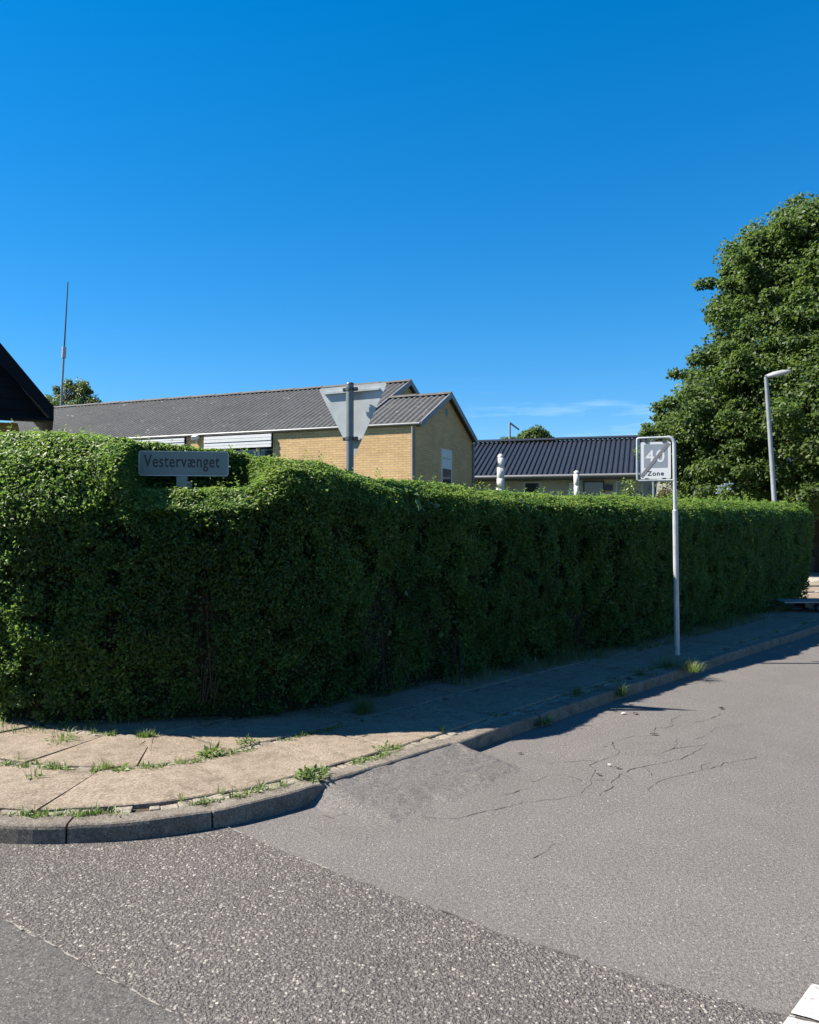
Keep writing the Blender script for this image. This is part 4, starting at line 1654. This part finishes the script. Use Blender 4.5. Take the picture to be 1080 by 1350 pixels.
# two white ringed flue pipes standing in the garden
def flue(px, py_top, py_bot, D, wpx_, label, lean, seg, cap):
    a, t = at(px, py_bot, D), at(px + lean, py_top, D)
    o = empty('flue_pipe', (a.x, D, 1.0), label, 'flue pipe', 'white flue pipes standing behind the hedge')
    r_ = wpx_ / 2 / F * D
    H_ = t.z - .95
    b = MB()
    n_ = max(3, int(seg))
    base = Vector((a.x, D, .95))
    tp = Vector((t.x, D, t.z))
    pts, rs = [], []
    for k in range(n_):
        f0, f1 = k / n_, (k + .93) / n_
        jx = random.gauss(0, r_ * .10)
        p0_, p1_ = base.lerp(tp, f0), base.lerp(tp, f1)
        w = r_ * (1 + random.gauss(0, .05))
        pts += [p0_ + Vector((jx, 0, 0)), p1_ + Vector((jx, 0, 0)), p1_ + Vector((jx, 0, .004))]
        rs += [w, w * 1.02, w * .80]
    b.tube(pts, rs, 14)
    b.build('pipe', M['whitepipe'], o)
    b = MB()
    b.tube([tp, tp + UP * (r_ * .5), tp + UP * (r_ * .9)], [r_ * 1.12, r_ * 1.05, r_ * .4] if cap else [r_ * .9, r_ * .8, r_ * .3], 14)
    b.build('cap', M['whitepipe'], o)
flue(659.5, 602.5, 640, 20.0, 9.5, 'tall white ringed pipe, the left and larger one in front of the dark roof', 1.0, 9, False)
flue(760.5, 623.5, 650, 24.0, 7.0, 'short white pipe beside a pale panel at the dark roofed house', 0, 6, True)
# thin grey post seen under the zone sign
D = 16
a = at(862, 660, D)
o = empty('garden_post', (a.x, D, .9), 'thin grey post behind the hedge just under the zone sign', 'post')
b = MB()
b.tube([(a.x, D, .85), at(862, 634, D)], .022, 10)
b.build('shaft', M['galv'], o)
b = MB()
b.tube([at(862, 634, D), at(862, 633, D)], [.028, .02], 10)
b.build('cap', M['galv'], o)

# grey shed under the tree
D = 29
gs = empty('grey_shed', (at(920, 650, D).x, D + 1.5, .6), 'plain grey rendered shed half hidden under the big tree', 'shed')
x0_, x1_ = at(893, 650, D).x, at(943, 650, D).x
zt_ = at(920, 622, D).z
b = MB()
b.box(((x0_ + x1_) / 2, D + 1.5, zt_ / 2), ((x1_ - x0_) / 2, 0, 0), (0, 1.5, 0), (0, 0, zt_ / 2))
b.build('wall', M['render'], gs)
b = MB()
b.box(((x0_ + x1_) / 2, D + 1.5, zt_ + .06), ((x1_ - x0_) / 2 + .12, 0, 0), (0, 1.62, 0), (0, 0, .06))
b.build('roof', M['darkclad'], gs)
b = MB()
b.box(((x0_ * .7 + x1_ * .3), D - .01, zt_ - .95), (.3, 0, 0), (0, .02, 0), (0, 0, .05))
b.build('vent', M['dark'], gs)


# ------------------------------------------------------------------ trees and shrubs
def crown_leaves(clumps, per, size, leaf, squash=.75, droop=.0):
    C = np.array([c[:3] for c in clumps])
    R = np.array([c[3] for c in clumps])
    n = len(C) * per
    ci = np.repeat(np.arange(len(C)), per)
    d = unit(RNG.normal(size=(n, 3)))
    rad = RNG.random(n) ** .45
    P = C[ci] + d * (R[ci] * rad)[:, None] * np.array([1, 1, squash])
    P[:, 2] -= droop * R[ci] * RNG.random(n) ** 2
    N = unit(d * .6 + np.array([0, 0, .55]) + .7 * RNG.normal(size=(n, 3)))
    T = unit(RNG.normal(size=(n, 3)) + d * .5 - np.array([0, 0, .3 + droop]))
    L = leaf * RNG.uniform(.6, 1.25, n)
    cr_ = RNG.normal(0, .12, len(C))[ci]
    rnd = np.clip(.45 + cr_ + RNG.normal(0, .16, n), 0, 1)
    return leaf_mesh(P, N, T, L, L * RNG.uniform(.6, .85, n), rnd, .18)


def make_tree(name, base, ztop, zlow, rad_fn, n_cl, per, cl_r, leaf, m, label, cat, group=None, droop=0, trunk_r=.25, seed=0):
    """rad_fn(f) = crown radius at height fraction f"""
    rng = np.random.default_rng(seed)
    o = empty(name, base, label, cat, group)
    bxy = np.array(base[:2])
    H = ztop - zlow
    cl = []
    mx = max(rad_fn(k / 10) for k in range(11))
    lobes = []
    lr = cl_r * 2.1
    while len(lobes) < n_cl // 12:
        f = rng.random() ** 1.12
        R = rad_fn(f)
        if rng.random() > max(.2, R / mx):
            continue
        az = rng.uniform(0, 2 * np.pi)
        q = max(.05, R - lr * .6) * rng.uniform(.45, 1.0) ** .5
        lobes.append((bxy[0] + math.cos(az) * q, bxy[1] + math.sin(az) * q, zlow + H * f, lr * rng.uniform(.6, 1.15), az))
    for (lx, ly, lz, r_, az) in lobes:
        for _ in range(12):
            d = rng.normal(size=3)
            d /= np.linalg.norm(d)
            d = d + np.array([math.cos(az), math.sin(az), .25]) * .55
            d /= np.linalg.norm(d)
            q = r_ * rng.uniform(.55, 1.0)
            cl.append((lx + d[0] * q, ly + d[1] * q, max(zlow - .3, lz + d[2] * q * .8), cl_r * rng.uniform(.5, 1.1)))
        if rng.random() < .55:         # a spray reaching out of the crown
            ln_ = rng.uniform(1.1, 1.5)
            rise_ = rng.uniform(-.35, .45)
            for g_ in (.8, .9, 1.0):
                q = r_ * ln_ * g_
                cl.append((lx + math.cos(az) * q + rng.normal(0, .08), ly + math.sin(az) * q + rng.normal(0, .08), lz + rise_ * r_ * g_, cl_r * (1.05 - .6 * g_)))
    V, Fc, a_ = crown_leaves(cl, per, cl_r, leaf, .7, droop)
    raw('crown', V, Fc, m, o, attr=a_)
    b = MB()
    top = Vector((base[0], base[1], zlow + H * .86))
    bs = Vector(base)
    pts = [bs.lerp(top, k / 8) + Vector((rng.normal(0, .05), rng.normal(0, .05), 0)) * (k > 0) for k in range(9)]
    b.tube(pts, [trunk_r * (1.15 - k / 8.5) for k in range(9)], 10)
    pick = rng.choice(len(cl), min(len(cl), 46), replace=False)
    for i in pick:
        c = Vector(cl[i][:3])
        zz = max(base[2] + (zlow - base[2]) * .8, c.z - (Vector((c.x, c.y, 0)) - Vector((base[0], base[1], 0))).length * .7)
        f = (zz - bs.z) / (top.z - bs.z)
        s_ = bs.lerp(top, max(.05, min(.95, f)))
        mid = s_.lerp(c, .5) + Vector((0, 0, .12 * (c - s_).length))
        b.tube([s_, mid, c], [trunk_r * .32, trunk_r * .18, trunk_r * .05], 6, cap=False)
    b.build('trunk', M['bark'], o)
    return o


Dt = 26.0
tx = at(1086, 600, Dt).x
def rbig(f):
    return float(np.interp(f, [0, .05, .14, .28, .39, .52, .65, .78, .90, .97, 1], [3.9, 4.3, 4.75, 5.1, 4.5, 3.95, 3.5, 3.1, 2.6, 1.8, .7]))
make_tree('linden_tree', (tx, Dt, 0.0), at(0, 283, Dt).z, at(0, 662, Dt).z, rbig, 3400, 95, .50, .125, M['tree'],
          'huge dense green broadleaf tree at the right edge behind the lamp', 'tree', seed=3, trunk_r=.38)
Db = 62.0
make_tree('birch_tree', (at(86, 560, Db).x, Db, .8), at(0, 497, Db).z, at(0, 560, Db).z, lambda f: float(np.interp(f, [0, .3, .6, .85, 1], [2.2, 2.6, 2.1, 1.3, .5])), 110, 150, .55, .16, M['birch'],
          'small loose crowned tree behind the left end of the corrugated roof', 'tree', 'trees behind the houses', .9, seed=5, trunk_r=.16)
for px, w, top_, lb_ in ((672, 19, 571.5, 'low dark tree crown behind the lamp mast and dark roof'), (703, 23, 566, 'rounded dark tree crown above the dark roof, right of the lamp mast')):
    Dc = 70.0
    rr = w / F * Dc
    make_tree('round_tree', (at(px, 600, Dc).x, Dc + (2 if px < 690 else 0), .8), at(0, top_ + 8, Dc).z, at(0, top_ + 42, Dc).z, lambda f, rr=rr: float(rr * math.sqrt(max(.02, 1 - (f * 1.1 - .25) ** 2))), 110, 170, .62, .20, M['tree'],
              lb_, 'tree', 'trees behind the houses', seed=int(px), trunk_r=.2)


def shrub(name, px, py_top, D, w_px, label, m, n_cl, per, leaf, zb=.9, seed=1):
    rng = np.random.default_rng(seed)
    c = at(px, py_top, D)
    o = empty(name, (c.x, D, zb), label, 'shrub', 'shrubs behind the hedge')
    rw = w_px / 2 / F * D
    cl = []
    for _ in range(n_cl):
        f = rng.random()
        az = rng.uniform(0, 6.28)
        q = rw * math.sqrt(max(.05, 1 - f * f)) * rng.random() ** .5
        cl.append((c.x + math.cos(az) * q, D + math.sin(az) * q, zb + (c.z - zb - .08) * f, .16 * rng.uniform(.7, 1.3)))
    V, Fc, a_ = crown_leaves(cl, per, .16, leaf, .9)
    raw('foliage', V, Fc, m, o, attr=a_)
    b = MB()
    for i in range(12):
        q = Vector(cl[i][:3])
        b.tube([(c.x + rng.normal(0, .05), D + rng.normal(0, .05), zb - .1), Vector((c.x, D, zb)).lerp(q, .6) + Vector((0, 0, .1)), q], [.016, .011, .004], 5)
    b.build('stem', M['twig'], o)
    return o


shrub('garden_shrub', 829, 630, 15.5, 32, 'light green loose shrub left of the zone sign behind the hedge', M['shrub'], 60, 26, .06)
shrub('red_shrub', 878, 640, 17.0, 28, 'reddish brown shrub behind the zone sign pole', M['red'], 60, 26, .06, seed=4)
shrub('rose_shrub', 958, 639, 20.0, 34, 'dark green shrub with white blooms between the grey shed and the lamp', M['shrub'], 60, 26, .075, .6, 8)
o = bpy.data.objects['rose_shrub']
for _ in range(9):
    b = MB()
    c = at(random.uniform(944, 974), random.uniform(637, 650), 19.4 + random.uniform(-.1, .1))
    k = [c + Vector((1.6 * math.cos(q * 1.257), -.02 * (q % 2), .6 * math.sin(q * 1.257))) * random.uniform(.03, .05) for q in range(5)]
    b.prism(k, (0, .02, 0))
    b.build('bloom', M['white'], o)

# beyond the far end of the hedge: fence, low hedge on a dark wall, pale driveway
D = 30.0
fe = empty('board_fence', (at(1085, 700, D).x, D, 0), 'dark vertical board fence under the big tree behind the low hedge', 'fence')
xa, xb = at(1050, 700, D).x, at(1300, 700, D).x
zf = at(0, 655, D).z
b = MB()
x = xa
while x < xb:
    b.box((x + .07, D + random.uniform(-.006, .006), zf / 2), (.066, 0, 0), (0, .012, 0), (0, 0, zf / 2 + random.uniform(-.02, .02)))
    x += .145
b.build('board', M['fence'], fe)
b = MB()
for z in (.4, zf - .3):
    b = MB()
    b.box(((xa + xb) / 2, D + .06, z), ((xb - xa) / 2, 0, 0), (0, .03, 0), (0, 0, .05))
    b.build('rail', M['fence'], fe)

D = 26.0
x0_, x1_ = at(1058, 700, D).x, at(1300, 700, D).x
zw = at(0, 736, D).z
lw = empty('low_wall', ((x0_ + x1_) / 2, D, 0), 'low dark masonry wall below the small clipped hedge at the right edge', 'wall')
b = MB()
b.box(((x0_ + x1_) / 2, D, zw / 2), ((x1_ - x0_) / 2, 0, 0), (0, .14, 0), (0, 0, zw / 2))
b.build('masonry', M['darkwall'], lw, bevel=.01)
b = MB()
b.box(((x0_ + x1_) / 2, D, zw + .025), ((x1_ - x0_) / 2 + .02, 0, 0), (0, .17, 0), (0, 0, .025))
b.build('coping', M['darkwall'], lw, bevel=.008)
lh = empty('low_hedge', ((x0_ + x1_) / 2, D + .75, .3), 'small sunlit clipped hedge above the dark low wall at the right edge', 'hedge')
n = 26000
zt_ = at(0, 692, D).z
P = np.column_stack([RNG.uniform(x0_, x1_, n), D + .3 + RNG.random(n) * .9, RNG.uniform(.3, zt_, n)])
fc = RNG.random(n)
P[:, 1] = np.where(fc < .5, D + .25 + RNG.random(n) * .08, P[:, 1])
P[:, 2] = np.where(fc >= .5, zt_ - RNG.random(n) * .08, P[:, 2])
P += ((np.stack([vnoise(P, 3), vnoise(P + 9, 3), vnoise(P + 20, 3)], 1)) - .5) * .16
N = np.where((fc < .5)[:, None], np.array([0, -1, .3]), np.array([0, 0, 1.0]))
Rr = unit(RNG.normal(size=(n, 3)))
V, Fc, a_ = leaf_mesh(P, unit(N + .8 * Rr), unit(RNG.normal(size=(n, 3)) + np.array([0, 0, .5])), RNG.uniform(.08, .14, n), RNG.uniform(.05, .08, n), np.clip(RNG.normal(.6, .18, n), 0, .96))
raw('foliage', V, Fc, M['hedge'], lh, attr=a_)
b = MB()
b.box(((x0_ + x1_) / 2, D + .75, (.2 + zt_ - .14) / 2), ((x1_ - x0_) / 2, 0, 0), (0, .40, 0), (0, 0, (zt_ - .14 - .2) / 2))
b.build('shade_core', M['core'], lh)  # dark filler block painting the shade between the leaves
poly_sheet('driveway', [(8.6, 17.3), (11.4, 18.1), (22, 24), (22, 25.7), (12.0, 25.7), (9.6, 21)], .088, M['pale_drive'])

# small flat trailer parked at the far end of the pavement
D = 13.9
tz = at(0, 793, D).z
xa = at(1034, 793, D).x
tr = empty('flat_trailer', (xa + 1.6, D, ZP), 'low flat grey trailer parked on the pavement past the end of the hedge', 'trailer')
b = MB()
b.box((xa + 1.55, D + .3, tz - .012), (1.55, 0, 0), (0, .27, 0), (0, 0, .010))
b.box((xa + 1.55, D + .017, tz - .014), (1.55, 0, 0), (0, .012, 0), (0, 0, .012))
b.build('deck', M['galv'], tr)
b = MB()
for yy in (D + .12, D + .48):
    b.box((xa + 1.75, yy, tz - .075), (1.35, 0, 0), (0, .03, 0), (0, 0, .035))
for xx in (.42, 1.0, 1.9, 2.8):
    b.box((xa + xx, D + .3, tz - .06), (.03, 0, 0), (0, .22, 0), (0, 0, .025))
b.build('chassis', M['clamp'], tr)
b = MB()
b.tube([(xa + .45, D + .3, tz - .11), (xa - .0, D + .3, tz - .11), (xa - .12, D + .3, tz - .09)], .024, 8)
b.build('drawbar', M['clamp'], tr)
for xx, rr in ((.62, .075), (2.0, .11)):
    for yy in (D + .05, D + .55):
        w_ = MB()
        cz = ZP + rr
        w_.tube([(xa + xx, yy - .035, cz), (xa + xx, yy - .028, cz), (xa + xx, yy + .028, cz), (xa + xx, yy + .035, cz)], [rr * .85, rr, rr, rr * .85], 20)
        wh = w_.build('wheel', M['tyre'], tr)
        w_ = MB()
        w_.tube([(xa + xx, yy - .040, cz), (xa + xx, yy + .040, cz)], rr * .5, 14)
        w_.build('rim', M['galv'], wh)
        w_ = MB()
        w_.box((xa + xx, yy + .0, (cz + tz) / 2 + rr * .3), (.015, 0, 0), (0, .045, 0), (0, 0, max(.01, (tz - cz) / 2 - rr * .3)))
        w_.build('fork', M['clamp'], tr)

# ------------------------------------------------------------------ sky, sun, camera
w = bpy.data.worlds.new('World')
scene.world = w
w.use_nodes = True
nt = w.node_tree
bg = nt.nodes['Background']
SUN_EL, SUN_AZ = 46.5, 271.5               # azimuth clockwise from +Y
sk = nt.nodes.new('ShaderNodeTexSky')
sk.sky_type = 'NISHITA'
sk.sun_disc = False
sk.sun_elevation = math.radians(SUN_EL)
sk.sun_rotation = math.radians(SUN_AZ)
sk.air_density = 1.0
sk.dust_density = 0.0
sk.ozone_density = 10.0
gm = nt.nodes.new('ShaderNodeGamma')
gm.inputs[1].default_value = .75
hsv = nt.nodes.new('ShaderNodeHueSaturation')
hsv.inputs['Saturation'].default_value = 1.40
nt.links.new(sk.outputs[0], gm.inputs[0])
nt.links.new(gm.outputs[0], hsv.inputs['Color'])
# thin streaks of cloud low over the roofs
tc = nt.nodes.new('ShaderNodeTexCoord')
mp = nt.nodes.new('ShaderNodeMapping')
mp.inputs['Scale'].default_value = (3.2, 3.2, 26)
mp.inputs['Location'].default_value = (1.7, .4, .3)
nt.links.new(tc.outputs['Generated'], mp.inputs[0])
cn = noise(nt, mp.outputs[0], 1.6, 5, .55)
sp_ = nt.nodes.new('ShaderNodeSeparateXYZ')
nt.links.new(tc.outputs['Generated'], sp_.inputs[0])
band = ramp(nt, sp_.outputs['Z'], [(.06, (0, 0, 0)), (.10, (1, 1, 1)), (.135, (1, 1, 1)), (.18, (0, 0, 0))])
cm = ramp(nt, cn, [(.48, (0, 0, 0)), (.72, (.38, .38, .38))])
cf = mixc(nt, 1.0, mixc(nt, 1.0, band, cm, 'MULTIPLY'), ramp(nt, sp_.outputs['X'], [(.0, (0, 0, 0)), (.12, (1, 1, 1))]), 'MULTIPLY')
sky_c = mixc(nt, cf, hsv.outputs[0], (4.4, 5.3, 5.9))
# unseen white cloud added behind the camera for neutral fill on shaded sides
bk = ramp(nt, node(nt, 'ShaderNodeMapRange').outputs[0], [(0, (0, 0, 0)), (1, (1, 1, 1))])
mrn = bk.node.inputs[0].links[0].from_node
mrn.inputs['From Min'].default_value = -.15
mrn.inputs['From Max'].default_value = -.6
nt.links.new(sp_.outputs['Y'], mrn.inputs['Value'])
cn2 = noise(nt, tc.outputs['Generated'], 3.2, 6, .6)
cm2 = ramp(nt, cn2, [(.40, (0, 0, 0)), (.60, (.10, .10, .10))])
sky_c = mixc(nt, mixc(nt, 1.0, bk, cm2, 'MULTIPLY'), sky_c, (5.6, 5.6, 5.4))
nt.links.new(sky_c, bg.inputs[0])
bg.inputs[1].default_value = .088

sd = bpy.data.lights.new('sun', 'SUN')
sd.energy = 5.0
sd.angle = math.radians(.53)
sd.color = (1.0, .92, .80)
so = bpy.data.objects.new('sun', sd)
COL.objects.link(so)
el, az = math.radians(SUN_EL), math.radians(SUN_AZ)
to_sun = Vector((math.sin(az) * math.cos(el), math.cos(az) * math.cos(el), math.sin(el)))
so.rotation_euler = to_sun.to_track_quat('Z', 'Y').to_euler()
so.location = to_sun * 60

cd = bpy.data.cameras.new('camera')
cd.sensor_width = 36
cd.sensor_fit = 'HORIZONTAL'
cd.lens = 36 * F / 1080
cd.clip_end = 2000
cd.clip_start = .05
co = bpy.data.objects.new('camera', cd)
COL.objects.link(co)
co.location = (0, 0, EYE)
co.rotation_euler = (math.radians(90) + math.atan((HZ - 675) / F), 0, 0)
scene.camera = co

scene.render.engine = 'CYCLES'
scene.view_settings.view_transform = 'Standard'
scene.view_settings.look = 'None'
scene.view_settings.exposure = 1.55
scene.view_settings.gamma = 1
scene.view_settings.use_curve_mapping = False
scene.cycles.max_bounces = 6
scene.cycles.transparent_max_bounces = 8
scene.cycles.use_denoising = True
